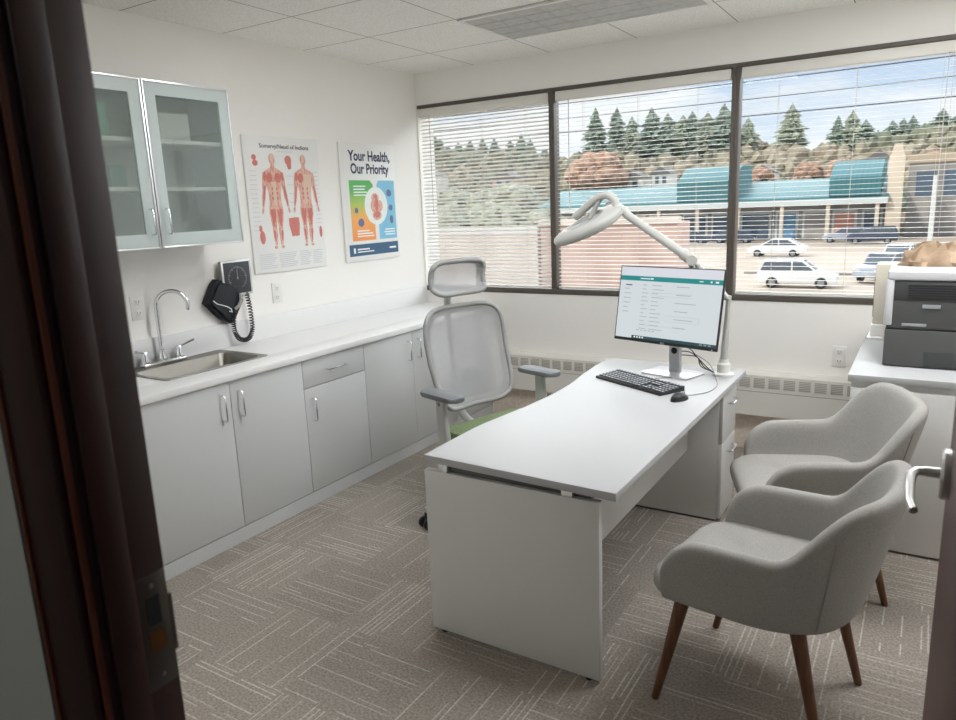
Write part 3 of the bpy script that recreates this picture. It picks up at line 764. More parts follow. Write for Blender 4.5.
b = MB(); b.prism([(a * .88 - 2.0 * .12 + .008, z_ * .88 + 1.12 * .12) for a, z_ in cp], .05, .068, 'x', .006)
T.part('cuff_fold', b, M['black_cloth'], parent=cuff)
P = [(.07, -2.085, 1.150), (.07, -2.06, 1.128), (.07, -2.03, 1.118), (.07, -1.995, 1.105), (.07, -1.97, 1.088), (.07, -1.965, 1.07), (.07, -1.985, 1.078)]
T.part('white_print', MB().tube(P, .003, 6), M['ink_white'], parent=cuff)
T.part('hose_stub', MB().tube([(.075, -1.90, 1.17), (.08, -1.905, 1.13), (.08, -1.925, 1.1), (.07, -1.945, 1.085)], .009, 10), M['lamp_dark'], parent=cuff)
# coiled tube
ctrl = [(.055, -1.838, 1.165), (.06, -1.832, 1.10), (.062, -1.828, 1.02), (.064, -1.832, .95), (.066, -1.855, .908), (.066, -1.893, .896), (.066, -1.935, .912), (.066, -1.96, .955), (.068, -1.962, 1.01), (.07, -1.95, 1.075)]
def catmull(P, n):
    P = [Vector(p) for p in P]; out = []
    for i in range(len(P) - 1):
        a, b_, c_, d = P[max(i - 1, 0)], P[i], P[i + 1], P[min(i + 2, len(P) - 1)]
        for k in range(n):
            t = k / n; out.append(.5 * ((2 * b_) + (c_ - a) * t + (2 * a - 5 * b_ + 4 * c_ - d) * t * t + (3 * b_ - a - 3 * c_ + d) * t ** 3))
    out.append(P[-1]); return out
cl = catmull(ctrl, 48); hel = []; ph = 0
for i, p in enumerate(cl):
    t = (cl[min(i + 1, len(cl) - 1)] - cl[max(i - 1, 0)]).normalized(); u = Vector((1, 0, 0)); v = t.cross(u)
    hel.append(p + (u * math.cos(ph) + v * math.sin(ph)) * .0115); ph += 2 * PI / 10.5
T.part('coiled_tube', MB().tube(hel, .0036, 5), M['black'])

# ------------------------------------------------------------------ heater
hx0, hx1, hz0, hz1, hy = .645, 3.9, .243, .524, -.088
T = Thing('baseboard_heater', 'long cream wall heater with slotted grilles below the windows', 'heater', ((hx0 + hx1) / 2, -.04, hz0))
b = MB(); b.prism([(0, hz0 + .02), (-.075, hz0), (hy, hz0 + .006), (hy, hz1 - .016), (hy + .02, hz1), (0, hz1)][::-1], hx0, hx1, 'x')
T.part('casing', b, M['heater'])
T.part('seam', MB().box(hx0, hx1, hy - .002, hy + .002, .402, .406), M['grille'])
gx = .725
while gx < 3.85:
    T.part('grille', MB().box(gx, gx + .066, hy - .0025, hy + .004, .427, .492, .002), M['grille'])
    gx += .0868

# ================================================================== DESK
DZt = .716
T = Thing('desk', 'white desk with a curved left edge in the middle of the room', 'desk', (2.27, -1.78, 0))
cur = [(1.884, -2.640), (1.882, -2.285), (1.903, -2.085), (1.926, -1.915), (1.942, -1.68), (1.936, -1.455), (1.913, -1.27), (1.896, -1.065), (1.890, -.835)]
cs2 = [(p.x, p.y) for p in catmull([(x, y, 0) for x, y in cur], 5)]
T.part('desktop', MB().prism([(2.652, -.858), (2.643, -2.674)] + cs2, DZt - .028, DZt, 'z', .0025), M['desk_top'])
T.part('end_panel', MB().box(1.884, 2.574, -2.645, -2.617, .012, .66, .0015), M['desk_panel'])
T.part('support_rail', MB().box(1.95, 2.54, -2.625, -2.60, .655, .69), M['dark_gap'])
for x in (1.945, 2.44): T.part('spacer', MB().box(x, x + .04, -2.643, -2.61, .659, .689, .001), M['alu'])
T.part('modesty_panel', MB().box(2.435, 2.455, -2.617, -1.205, .362, .687, .0015), M['desk_panel'])
for x in (1.93, 2.53): T.part('foot', MB().lathe([(.012, 0), (.012, .013)], (x, -2.631, 0), 12), M['black'])
# pedestal under the far end
px0, px1, py0, py1 = 2.165, 2.622, -1.20, -.925
T = Thing('drawer_pedestal', 'grey-white drawer pedestal under the far end of the desk', 'drawer unit', ((px0 + px1) / 2, (py0 + py1) / 2, 0))
T.part('body', MB().box(px0, px1 - .02, py0, py1, .012, .687, .0015), M['desk_panel'])
T.part('plinth', MB().box(px0 + .01, px1 - .03, py0 + .01, py1 - .01, 0, .013), M['dark_gap'])
for z0, z1, hz in ((.415, .682, .60), (.02, .409, .352)):
    d = T.part('drawer', MB().box(px1 - .019, px1, py0 + .002, py1 - .002, z0, z1, .0015), M['desk_panel'])
    T.part('handle', pull(MB(), px1, (py0 + py1) / 2 + .01, hz, False, .12, .028, .0048), M['chrome'], parent=d)

# monitor
mc = Vector((2.309, -1.117, 1.073)); yaw, tl, mw, mh = -.282, .166, .604, .392
r_ = Vector((math.cos(yaw), math.sin(yaw), 0)); bk = Vector((-math.sin(yaw), math.cos(yaw), 0)); up_ = Vector((0, 0, 1)) * math.cos(tl) + bk * math.sin(tl); nb = r_.cross(up_) * -1
# frame: local axes u=r_, v=up_, w=back (away from viewer)
wv = (bk * math.cos(tl) - Vector((0, 0, 1)) * math.sin(tl))
MM = Matrix(((r_.x, wv.x, up_.x, mc.x), (r_.y, wv.y, up_.y, mc.y), (r_.z, wv.z, up_.z, mc.z), (0, 0, 0, 1)))
base_c = Vector((2.335, -1.062, DZt))
T = Thing('monitor', 'black framed computer monitor on the desk showing a teal web page', 'monitor', base_c)
b = MB(); b.box(-mw / 2, mw / 2, 0, .012, -mh / 2, mh / 2, .003); b.box(-mw * .42, mw * .42, .01, .045, -mh * .4, mh * .4, .012, 3)
shell = T.part('bezel', b.xf(MM), M['black'])
M['scr_bg'] = emis('screen_page', rgb(214, 222, 226), 0.63); M['scr_top'] = emis('screen_top', rgb(222, 224, 232), 0.63); M['scr_teal'] = emis('screen_teal', rgb(0, 150, 150), 0.53)
M['scr_txt'] = emis('screen_text', rgb(178, 186, 192), 0.59); M['scr_dark'] = emis('screen_taskbar', rgb(24, 82, 88), 0.40); M['scr_white'] = emis('screen_white', rgb(235, 245, 245), 0.66); M['scr_side'] = emis('screen_dark_text', rgb(90, 112, 112), 0.53)
b = MB(); sw, sh = mw - .014, mh - .022; oz = .005
def sq(u0, u1, v0, v1, mi, lay):
    b.mi = mi; y = -.0004 - lay * .0003; x0, x1 = -sw / 2 + u0 * sw, -sw / 2 + u1 * sw; zt_, zb_ = oz + sh / 2 - v0 * sh, oz + sh / 2 - v1 * sh
    b.quad((x0, y, zb_), (x1, y, zb_), (x1, y, zt_), (x0, y, zt_))
sq(0, 1, 0, 1, 0, 0); sq(0, 1, 0, .12, 1, 1); sq(0, 1, .125, .19, 2, 1); sq(.175, 1, .958, 1, 4, 1); sq(0, .175, .972, 1, 0, 1)
sq(.21, .31, .15, .163, 5, 2); sq(.315, .345, .146, .166, 5, 2); sq(.79, .825, .15, .162, 5, 2); sq(.89, .905, .146, .168, 5, 2); sq(.935, .965, .146, .168, 5, 2)
sq(.06, .13, .245, .262, 6, 2)
for k in range(6): sq(.05, .13 - random.uniform(0, .04), .30 + k * .065, .312 + k * .065, 3, 2)
for k in range(12):
    v = .24 + k * .055; sq(.24, .24 + random.uniform(.03, .08), v, v + .011, 3, 2); sq(.34, .34 + random.uniform(.04, .14), v, v + .011, 3, 2)
    if k % 2 == 0: sq(.58, .58 + random.uniform(.06, .2), v, v + .012, 3, 2)
for (u0, u1, v0, v1) in ((.34, .74, .385, .388), (.34, .74, .34, .343), (.50, .82, .64, .643), (.50, .82, .72, .723), (.24, .70, .80, .803), (.82, .823, .64, .72)): sq(u0, u1, v0, v1, 3, 2)
for k in range(4): sq(.2 + k * .028, .215 + k * .028, .967, .99, 5, 2)
for k in range(3): sq(.85 + k * .04, .875 + k * .04, .972, .985, 3, 2)
for k in range(5): sq(.22 + k * .04, .245 + k * .04, .87, .885, 3, 2)
T.part('screen', b.xf(MM), [M['scr_bg'], M['scr_top'], M['scr_teal'], M['scr_txt'], M['scr_dark'], M['scr_white'], M['scr_side']], parent=shell, smooth=False, label='lit screen with teal header bar')
lg = text_mb('DELL', .012, lambda x, y: tuple(MM @ Vector((x - .014, -.0008, y - mh / 2 + .003))), .0003)
T.part('logo', lg, M['silver'], parent=shell, smooth=False)
T.part('control_button', MB().box(mw / 2 - .03, mw / 2 - .022, -.0012, .001, -mh / 2 + .004, -mh / 2 + .008).xf(MM), M['silver'], parent=shell)
RZ = Matrix.Translation(base_c) @ Matrix.Rotation(yaw, 4, 'Z')
b = MB(); b.prism(rrect(-.135, .135, -.10, .085, .012), 0, .008, 'z', .003)
T.part('stand_base', b.xf(RZ), M['silver'], label='silver rectangular stand base')
b = MB(); b.loops([[(x, y + .012, z) for x, y in rrect(-.033, .033, -.01, .012, .006)] for z, in ((.006,), (.36,))])
st = T.part('stand_neck', b.xf(RZ), M['silver'], label='silver stand neck')
T.part('cable_hole', MB().lathe([(.017, -.003), (.017, 0), (.0005, 0)], (0, 0.0025, .12), 18, 'y').xf(RZ), M['hole'], parent=st)
cab = []
for k, (ex, ez) in enumerate(((.19, .0), (.17, .02), (.15, .03))):
    P = [(.02, .03, .135 - k * .02), (.06, .05, .13 - k * .018), (.11, .045, .09), (ex * .85, .05, .045), (ex, .09 + k * .02, .006)]
    T.part('cable', MB().tube(catmull(P, 6), .0028, 6).xf(RZ), M['black'])

# keyboard
kc = Vector((2.245, -1.345, DZt)); kyaw = math.atan2(-.245, .435) * .95
KZ = Matrix.Translation(kc) @ Matrix.Rotation(kyaw, 4, 'Z')
T = Thing('keyboard', 'black full-size keyboard on the desk in front of the monitor', 'keyboard', kc)
KW, KD = .46, .155
b = MB(); b.loops([[(-KW / 2, -KD / 2, 0), (-KW / 2, -KD / 2, .012), (-KW / 2, KD / 2, .024), (-KW / 2, KD / 2, 0)], [(KW / 2, -KD / 2, 0), (KW / 2, -KD / 2, .012), (KW / 2, KD / 2, .024), (KW / 2, KD / 2, 0)]])
T.part('keyboard_case', b.xf(KZ), M['black'])
b = MB(); t_ = MB()
for r in range(6):
    y = -KD / 2 + .020 + r * .0215 + (.006 if r == 5 else 0); zb_ = .012 + (y + KD / 2) / KD * .012
    x = -KW / 2 + .012
    for blk, n, gap in ((0, 15, .009), (1, 3, .009), (2, 4, 0)):
        k = 0
        while k < n:
            w = .0198
            if r == 0 and blk == 0 and k == 4: w = .0198 * 6
            if blk == 1 and r in (2,) or (blk == 1 and r == 1 and k != 1): x += .0198; k += 1; continue
            b.box(x + .001, x + w - .001, y - .0095, y + .0095, zb_ - .001, zb_ + .006, .002, 1)
            t_.box(x + .004, x + min(w, .0198) - .006, y - .003, y + .006, zb_ + .0055, zb_ + .0064)
            x += w; k += max(1, round(w / .0198))
        x += gap
ks = T.part('keys', b.xf(KZ), M['keycap'])
T.part('key_legends', t_.xf(KZ), M['key_top'], parent=ks)
T.part('keyboard_cable', MB().tube(catmull([(-.02, KD / 2, .012), (-.02, KD / 2 + .05, .005), (.0, KD / 2 + .10, .004), (.05, KD / 2 + .17, .004)], 6), .002, 6).xf(KZ), M['black'])

# mouse
mo = Vector((2.508, -1.545, DZt)); MZ = Matrix.Translation(mo) @ Matrix.Rotation(kyaw + .2, 4, 'Z')
T = Thing('mouse', 'black computer mouse right of the keyboard', 'mouse', mo)
def msh(u, v):
    a = 2 * PI * u; e = (v) * PI / 2
    rx, ry = .031, .056
    return (rx * math.cos(a) * math.sin(e) if v < 1 else rx * math.cos(a), ry * math.sin(a) * math.sin(e) if v < 1 else ry * math.sin(a), .036 * math.cos(e) * (1 - .25 * math.sin(a) * math.sin(e)))
rings = [[msh(k / 24, v) for k in range(24)] for v in (1, .8, .6, .4, .2, .06)]
T.part('mouse_shell', MB().loops(rings).xf(MZ), M['black'])
T.part('scroll_wheel', MB().lathe([(.009, -.003), (.01, 0), (.009, .003)], (0, .032, .024), 14, 'x').xf(MZ), M['key_top'])
P = [tuple(MZ @ Vector((0, .055, .01))), tuple(MZ @ Vector((.01, .10, .004))), (2.592, -1.37, DZt + .003), (2.60, -1.25, DZt + .003), (2.565, -1.12, DZt + .003), (2.50, -1.0, DZt + .05), (2.42, -1.0, DZt + .10)]
M['cable_grey'] = mat('cable_grey', rgb(120, 122, 126), .5)
T.part('mouse_cable', MB().tube(catmull(P, 8), .002, 6), M['cable_grey'])

# magnifier lamp
T = Thing('magnifier_lamp', 'pale grey swing-arm magnifier lamp standing behind the monitor', 'lamp', (2.575, -1.01, DZt))
bx, by = 2.575, -1.015
T.part('clamp_base', MB().lathe([(.05, 0), (.05, .012), (.032, .018), (.032, .06), (.024, .07), (.024, .085)], (bx, by, DZt), 24), M['white_plastic'])
T.part('lower_post', MB().tube([(bx, by, DZt + .08), (bx + .004, by + .01, .95), (bx + .012, by + .015, 1.12)], [.020, .014, .012], 14), M['lamp_plastic'])
el = Vector((2.405, -1.03, 1.30))
T.part('lower_arm', MB().tube([(bx + .012, by + .012, 1.10), (2.50, -1.01, 1.20), el], [.013, .014, .016], 12), M['lamp_plastic'])
ae = Vector((2.085, -1.09, 1.533))
d = (ae - el).normalized()
ua = T.part('upper_arm', MB().tube([el, el + d * .05, el + d * .06, ae - d * .03, ae], [.029, .029, .023, .021, .021], 12), M['lamp_plastic'])
b = MB(); sd = d.cross(Vector((0, 0, 1))).normalized()
b.tube([el - sd * .03 - d * .005, el + sd * .03 - d * .005], .026, 14); b.tube([el, el + Vector((0.012, 0, -.06))], [.022, .016], 12)
T.part('elbow_joint', b, M['lamp_plastic'])
b = MB(); o1 = el + d * .07 - sd * .019 + Vector((0, 0, -.0)); b.tube([o1, ae - d * .05 - sd * .017], .004, 6)
T.part('arm_groove', b, M['lamp_dark'], parent=ua)
# yoke: hook-shaped bracket
P = [ae + d * -.01, ae + d * .02 + Vector((0, 0, .01)), Vector((2.035, -1.09, 1.575)), Vector((2.02, -1.09, 1.61)), Vector((1.985, -1.09, 1.632)), Vector((1.945, -1.085, 1.628)), Vector((1.90, -1.08, 1.605)), Vector((1.845, -1.07, 1.565)), Vector((1.79, -1.06, 1.525))]
T.part('yoke', MB().tube(catmull(P, 5), .0215, 12), M['lamp_plastic'])
# head: tear shaped, tilted
hc = Vector((1.875, -1.10, 1.478)); ax_u = Vector((.345, -.02, .145)).normalized(); ax_v = Vector((-.22, -.80, -.58)); ax_v = (ax_v - ax_u * ax_v.dot(ax_u)).normalized(); ax_n = ax_u.cross(ax_v); 
if ax_n.z < 0: ax_n = -ax_n
HM = Matrix(((ax_u.x, ax_v.x, ax_n.x, hc.x), (ax_u.y, ax_v.y, ax_n.y, hc.y), (ax_u.z, ax_v.z, ax_n.z, hc.z), (0, 0, 0, 1)))
def tear(sc, z):
    out = []
    for k in range(40):
        a = 2 * PI * k / 40; c_, s_ = math.cos(a), math.sin(a)
        u = .215 * c_ ; v = .112 * s_ * (.88 + .26 * c_)
        out.append((u * sc, v * sc, z))
    return out
rings = [tear(.80, -.026), tear(.94, -.024), tear(1.0, -.014), tear(1.0, .006), tear(.94, .018), tear(.82, .026), tear(.60, .034), tear(.56, .034), tear(.53, .022), tear(.50, .016)]
hd = T.part('lamp_head', MB().loops(rings).xf(HM), M['lamp_plastic'])
M['lens_glass'] = mat('magnifier_glass', (.45, .46, .45), .12, var=.02)
T.part('magnifier_lens', MB().loops([tear(.49, .0165), tear(.47, .021), tear(.30, .026), tear(.1, .028)]).xf(HM), M['lens_glass'], parent=hd)
M['led'] = mat('lamp_diffuser', (.78, .78, .74), .5)
T.part('diffuser', MB().loops([tear(.78, -.0265), tear(.76, -.029)]).xf(HM), M['led'], parent=hd)
b = MB(); b.tube([(.10, -.112, -.01), (.10, -.15, -.012)], [.02, .018], 12); b.tube([(.10, -.148, -.012), (.10, -.17, -.012)], [.027, .027], 12)
T.part('tilt_knob', b.xf(HM), M['lamp_dark'], parent=hd)
b = MB(); b.tube([HM @ Vector((.03, 0, .03)), Vector((1.935, -1.085, 1.60)), Vector((1.95, -1.085, 1.62))], .012, 8)
T.part('head_pivot', b, M['lamp_dark'])

# ================================================================== OFFICE CHAIR
fyaw = -.294
T = Thing('office_chair', 'grey mesh-back office chair with headrest and green seat behind the desk', 'chair', (1.456, -1.534, 0), fyaw - PI / 2, local=True)
def back_pt(u, v, ins=0.0):
    """u -1..1 across, v 0..1 up; returns chair-space point on the back surface."""
    w = .262 + .018 * math.sin(v * PI) + (.0) * v
    w = (.245 * (1 - v) + .268 * v) + .012 * math.sin(v * PI)
    z = .565 + .525 * v
    y = -.045 - .105 * v - .035 * math.sin(v * PI) + .075 * (u * u) * (1 - .35 * v) - .02
    return (u * w, y, z)
def rr_path(n=64, e=5.0):
    out = []
    for k in range(n):
        a = 2 * PI * k / n; c_, s_ = math.cos(a), math.sin(a)
        u = math.copysign(abs(c_) ** (2 / e), c_); v = math.copysign(abs(s_) ** (2 / e), s_)
        out.append((u, v))
    return out
P = [back_pt(u, .5 + v * .5) for u, v in rr_path()]
T.part('back_frame', MB().tube(P, .0125, 10, closed=True), M['grey_frame'])
b = MB(); pr = rr_path(64)
rings = [[back_pt(u * s, .5 + v * .5 * s) for u, v in pr] for s in (1, .9, .75, .6, .45, .3, .15, .03)]
b.loops(rings, cap0=False, cap1=True)
T.part('back_net', b, M['net'], label='see-through grey mesh panel')
b = MB()
def border(s0, s1):
    b.loops([[Vector(back_pt(u * s, .5 + v * .5 * s)) + Vector((0, .003, 0)) for u, v in pr] for s in (s0, s1)], False, False)
border(1.0, .85)
T.part('back_border', b, M['grey_frame'])
b = MB(); b.loops([[(x, -.162 + .055 * (x / .2) ** 2 + o, z) for x, z in [(p[0], p[1]) for p in ellipse((0, .665), .20 * k, .085 * k, 28)]] for o, k in ((.02, .1), (.022, .7), (.014, .95), (0, 1), (-.012, .9), (-.014, .1))])
T.part('lumbar_pad', b, M['lumbar'], label='oval grey lumbar pad')
P = [(0, .06, .44), (0, -.10, .45), (0, -.20, .52), (0, -.215, .65), (0, -.235, .85), (0, -.26, 1.05), (0, -.255, 1.14), (0, -.235, 1.2)]
T.part('spine', MB().tube(catmull(P, 4), [.022] * 12 + [.019] * 17, 10), M['pale_frame'])
# headrest
def hr(u, v):
    return (u * .182, -.165 - .05 * math.sin((v + .15) * PI * .8) + .05 * u * u - .0 + (.035 if v < .2 else 0) * (1 - v / .2 if v < .2 else 0), 1.155 + .172 * v)
P = [hr(u, .5 + v * .5) for u, v in rr_path(56, 4.5)]
hf = T.part('headrest_frame', MB().tube(P, .0125, 10, closed=True), M['grey_frame'])
pr2 = rr_path(56, 4.5)
b = MB(); b.loops([[hr(u * s, .5 + v * .5 * s) for u, v in pr2] for s in (1, .8, .6, .4, .2, .03)], False, True)
T.part('headrest_net', b, M['net'], parent=hf)
b = MB(); b.loops([[Vector(hr(u * s, .5 + v * .5 * s)) + Vector((0, .003, 0)) for u, v in pr2] for s in (1.0, .8)], False, False)
T.part('headrest_border', b, M['grey_frame'], parent=hf)
# seat
def seat_ring(k, z): return [(x * k, .215 + (y) * k, z + (-.02 * max(0, (y - .1) / .15) ** 2 if y > .1 else 0)) for x, y in rrect(-.288, .288, -.25, .25, .09, 6)]
T.part('seat', MB().loops([seat_ring(.9, .425), seat_ring(.985, .43), seat_ring(1, .45), seat_ring(.99, .478), seat_ring(.95, .495), seat_ring(.8, .502), seat_ring(.3, .498)]), M['green'], label='green fabric seat')
T.part('seat_pan', MB().prism(rrect(-.235, .235, -.02, .43, .08), .405, .43, 'z', .008), M['pale_frame'])
for s in (-1, 1):
    b = MB()
    b.loops([[(s * x, y, z) for x, y in rrect(.348 - a, .348 + a, .09 - c_ + o, .09 + c_ + o, min(a, c_) * .6, 3)] for z, a, c_, o in ((.40, .018, .035, .02), (.46, .019, .036, .015), (.58, .016, .032, .005), (.68, .015, .03, 0), (.692, .02, .05, 0))])
    b.tube([(s * .10, .13, .415), (s * .25, .12, .40), (s * .348, .11, .41)], [.024, .024, .026], 10)
    post = T.part('arm_post', b, M['pale_frame'], label='pale grey arm post')
    b = MB(); b.prism([(s * x, y) for x, y in rrect(.290, .390, -.045, .225, .034)][::s], .692, .716, 'z', .008)
    T.part('arm_pad', b, M['arm_pad'], parent=post, label='dark grey arm pad')
    T.part('height_button', MB().box(s * .36 - .004, s * .36 + .004, .08, .10, .655, .675, .002), M['arm_pad'], parent=post)
bc = Vector((.019, .041, 0))
T.part('gas_column', MB().lathe([(.034, .09), (.034, .22), (.02, .225), (.02, .40), (.05, .405), (.05, .415)], bc, 20), M['pale_frame'])
T.part('tilt_mechanism', MB().box(-.09, .09, -.06, .2, .375, .408, .01), M['arm_pad'])
# caster direction: towards the near left corner of the desk
ca = None
for k in range(5):
    a = 4.30 + 2 * PI * k / 5 - (fyaw - PI / 2) - 2 * PI
    dx_, dy_ = math.cos(a), math.sin(a)
    b = MB(); b.tube([bc + Vector((dx_ * .02, dy_ * .02, .135)), bc + Vector((dx_ * .18, dy_ * .18, .125)), bc + Vector((dx_ * .395, dy_ * .395, .095))], [.034, .026, .019], 10)
    lg = T.part('base_arm', b, M['pale_frame'])
    c_ = bc + Vector((dx_ * .395, dy_ * .395, 0)); tx, ty = -dy_, dx_
    b = MB()
    for s in (-1, 1):
        cc = c_ + Vector((tx * s * .014, ty * s * .014, .03)); e1 = cc + Vector((tx * s * .018, ty * s * .018, 0))
        b.tube([cc, cc + (e1 - cc) * .2, cc + (e1 - cc) * .8, e1], [.026, .03, .03, .024], 18)
    b.tube([c_ + Vector((0, 0, .03)), c_ + Vector((0, 0, .085))], .008, 8)
    T.part('caster', b, M['caster'], parent=lg)

# ================================================================== GUEST CHAIRS
def chair_plan():
    a, bk_ = .305, .315; pts = []
    ya = [.212, .204, .182, .152, .115, .07, .02]
    for y in ya: pts.append((-a, y))
    n = 26
    for k in range(n + 1):
        t = PI + PI * k / n; c_, s_ = math.cos(t), math.sin(t); e = 2.7
        pts.append((a * math.copysign(abs(c_) ** (2 / e), c_), -.02 + bk_ * math.copysign(abs(s_) ** (2 / e), s_)))
    for y in ya[::-1]: pts.append((a, y))
    return pts
def make_chair(lab):
    T = Thing('guest_chair', lab, 'chair', (0, 0, 0), 0, 'grey upholstered guest chairs', local=True)
    pl = chair_plan(); n = len(pl); rings = []
    for i, (x, y) in enumerate(pl):
        p = Vector((x, y, 0)); q0 = Vector((*pl[max(i - 1, 0)], 0)); q1 = Vector((*pl[min(i + 1, n - 1)], 0)); t = (q1 - q0).normalized(); nn = Vector((t.y, -t.x, 0))
        if nn.dot(p - Vector((0, .0, 0))) < 0 and y < 0: nn = -nn
        if y >= .02: nn = Vector((math.copysign(1, x), 0, 0))
        top = .607 + .195 * smooth((-.135 - y) / .175) + .006 * smooth((.1 - y) / .2)
        if y > .085: 
            k = min(1, (y - .085) / .135); top = .445 + (top - .445) * math.sqrt(max(0, 1 - k * k))
        rec = smooth((-.02 - y) / .25)   # recline amount at the back
        ht = top - .38
        def off(z): return (-.018 * (1 - (z - .38) / .25) if z < .63 else 0) * (1 - rec) + rec * (.07 * (z - .52) / .28 - .004)
        th = .058
        prof = [(-.10, .372), (-.05, .372), (-.022, .378), (-.006, .395), (0, .43)] + [(0, .43 + (top - .03 - .43) * f) for f in (.33, .66)] + [(0, top - .028), (-.008, top - .008), (-.03, top), (-.05, top - .008), (-.058, top - .03)] + [(-.06, .43 + (top - .03 - .43) * f) for f in (.66, .33)] + [(-.066, .43), (-.075, .41)]
        rings.append([p + nn * (o + off(max(z, .30))) + Vector((0, 0, z)) for o, z in prof])
    b = MB(); b.loops(rings, True, True)
    sh_ = T.part('tub_shell', b, M['fabric'], subsurf=1, label='curved shell of back and arms')
    # seat cushion
    def cr(k, z, fr=0):
        out = []
        for x, y in rrect(-.256, .256, -.225, .285, .10, 7): out.append((x * k, .01 + (y - .01) * k + (fr if y > 0 else 0), z - .02 * max(0, (y - .1) / .185) ** 2))
        return out
    T.part('seat_cushion', MB().loops([cr(.84, .372), cr(.95, .376), cr(1.0, .40), cr(1.01, .425), cr(.985, .45), cr(.92, .462), cr(.7, .468), cr(.3, .47)]), M['fabric'], subsurf=1)
    # seams on the outer back corners and piping along the rim
    rim = [r[9] + Vector((0, 0, .0005)) for r in rings[1:-1]]
    for s in (0, 1):
        i = 13 if s == 0 else n - 14
        T.part('seam', MB().tube([rings[i][k] + (rings[i][k] - rings[i][13]).normalized() * .0008 for k in range(3, 8)], .0016, 5), M['piping'], parent=sh_)
    for sx, fy_, ty_, fx_, tx_ in ((-1, .238, .155, .25, .235), (1, .238, .155, .25, .235), (-1, -.262, -.17, .215, .19), (1, -.262, -.17, .215, .19)):
        P = [(sx * fx_, fy_, .004), (sx * (fx_ * .5 + tx_ * .5), (fy_ + ty_) / 2, .19), (sx * tx_, ty_, .385)]
        lg = T.part('leg', MB().tube(P, [.0125, .0175, .0235], 14), M['leg_wood'], label='tapered walnut leg')
        T.part('glide', MB().lathe([(.011, 0), (.0125, .005)], (sx * fx_, fy_, 0), 12), M['glide'], parent=lg)
    return T.o
ch = make_chair('grey upholstered tub chair with walnut legs, nearest the open door handle')
ch.location = (3.03, -2.405, 0); ch.rotation_euler = (0, 0, math.radians(171.5 - 90))
dup(ch, (3.05, -1.55, 0), math.radians(200 - 90), 'grey upholstered tub chair farther back, in front of the printer cabinet', 'grey upholstered guest chairs')

# ================================================================== PRINTER CABINET + PRINTER
CZ = .81; cy = -1.175; cx0 = 3.148
T = Thing('printer_cabinet', 'white side cabinet carrying the printer at the right wall', 'cabinet', (3.7, -.7, 0))
T.part('body', MB().box(cx0 + .012, XR - .01, cy + .022, -.092, .06, CZ - .032, .002), M['desk_panel'])
T.part('plinth', MB().box(cx0 + .016, XR - .012, cy + .03, -.10, 0, .061), M['desk_panel'])
d = T.part('door', MB().box(cx0 + .014, 3.70, cy + .003, cy + .021, .012, CZ - .06, .0015), M['desk_panel'])
T.part('door', MB().box(3.704, XR - .012, cy + .003, cy + .021, .012, CZ - .06, .0015), M['desk_panel'])
T.part('top', MB().box(cx0, XR - .008, cy, -.012, CZ - .032, CZ, .002), M['desk_top'])
CZ = .85
pX0, pX1, pY0, pY1 = 3.278, 3.70, -1.13, -.72
T = Thing('printer', 'grey and white laser printer on the side cabinet', 'printer', (3.49, -.93, CZ))
tr = T.part('paper_tray', MB().box(pX0 - .004, pX1 + .004, pY0, pY1, CZ + .004, 1.012, .004), M['printer'], label='lower grey paper tray section')
T.part('tray_grip', MB().box(3.425, 3.55, pY0 - .003, pY0 + .01, CZ + .008, .925, .004), M['printer_dark'], parent=tr)
T.part('feet', MB().box(pX0 + .02, pX1 - .02, pY0 + .03, pY1 - .02, CZ, CZ + .006), M['black'])
bd = T.part('body', MB().box(pX0, pX1, pY0 + .002, pY1, 1.018, 1.225, .006), M['printer'], label='grey main body')
T.part('front_grille', MB().box(pX0 + .022, pX1 - .02, pY0 - .002, pY0 + .004, 1.142, 1.218, .002), M['printer_dark'], parent=bd)
b = MB()
for k in range(6): b.box(pX0 + .07, pX1 - .03, pY0 - .0035, pY0, 1.150 + k * .0105, 1.1535 + k * .0105)
T.part('grille_slots', b, M['black'], parent=bd)
T.part('seam', MB().box(pX0 - .002, pX1 + .002, pY0 + .006, pY1, 1.011, 1.019), M['black'])
T.part('badge', MB().box(3.405, 3.47, pY0 - .0035, pY0 + .002, 1.108, 1.124, .001), M['dial_mark'], parent=bd)
T.part('badge', MB().box(3.335, 3.425, pY0 - .0025, pY0 + .003, 1.030, 1.042, .001), M['dial_mark'], parent=bd)
T.part('side_cheek', MB().box(pX0 - .012, pX0 + .02, pY0 - .004, pY1 - .05, 1.03, 1.232, .008), M['printer_light'])
T.part('top_cover', MB().box(pX0 - .008, pX1 + .006, pY0 - .006, pY1, 1.225, 1.266, .008, 3), M['printer_light'], label='pale top cover')
rh = T.part('rear_unit', MB().box(3.205, pX1, pY1 - .06, pY1 + .09, CZ + .12, 1.262, .008), M['printer_beige'], label='beige rear housing')
T.part('rear_vents', MB().box(3.203, 3.206, pY1 - .05, pY1 - .02, CZ + .16, 1.2), M['printer_dark'], parent=rh)
b = MB(); b.box(3.19, 3.285, pY1 - .12, pY1 + .05, CZ + .062, CZ + .07, .002); b.box(3.20, 3.275, pY1 - .08, pY1 + .05, CZ + .07, CZ + .125, .004)
T.part('side_tray', b, M['white_plastic'])
PK = 1.0528; PC = Vector((3.4064, -4.6513, 1.607))
def set_back(o):
    o.location = PC + (o.location - PC) * PK; o.scale = (PK, PK, PK)
set_back(T.o)
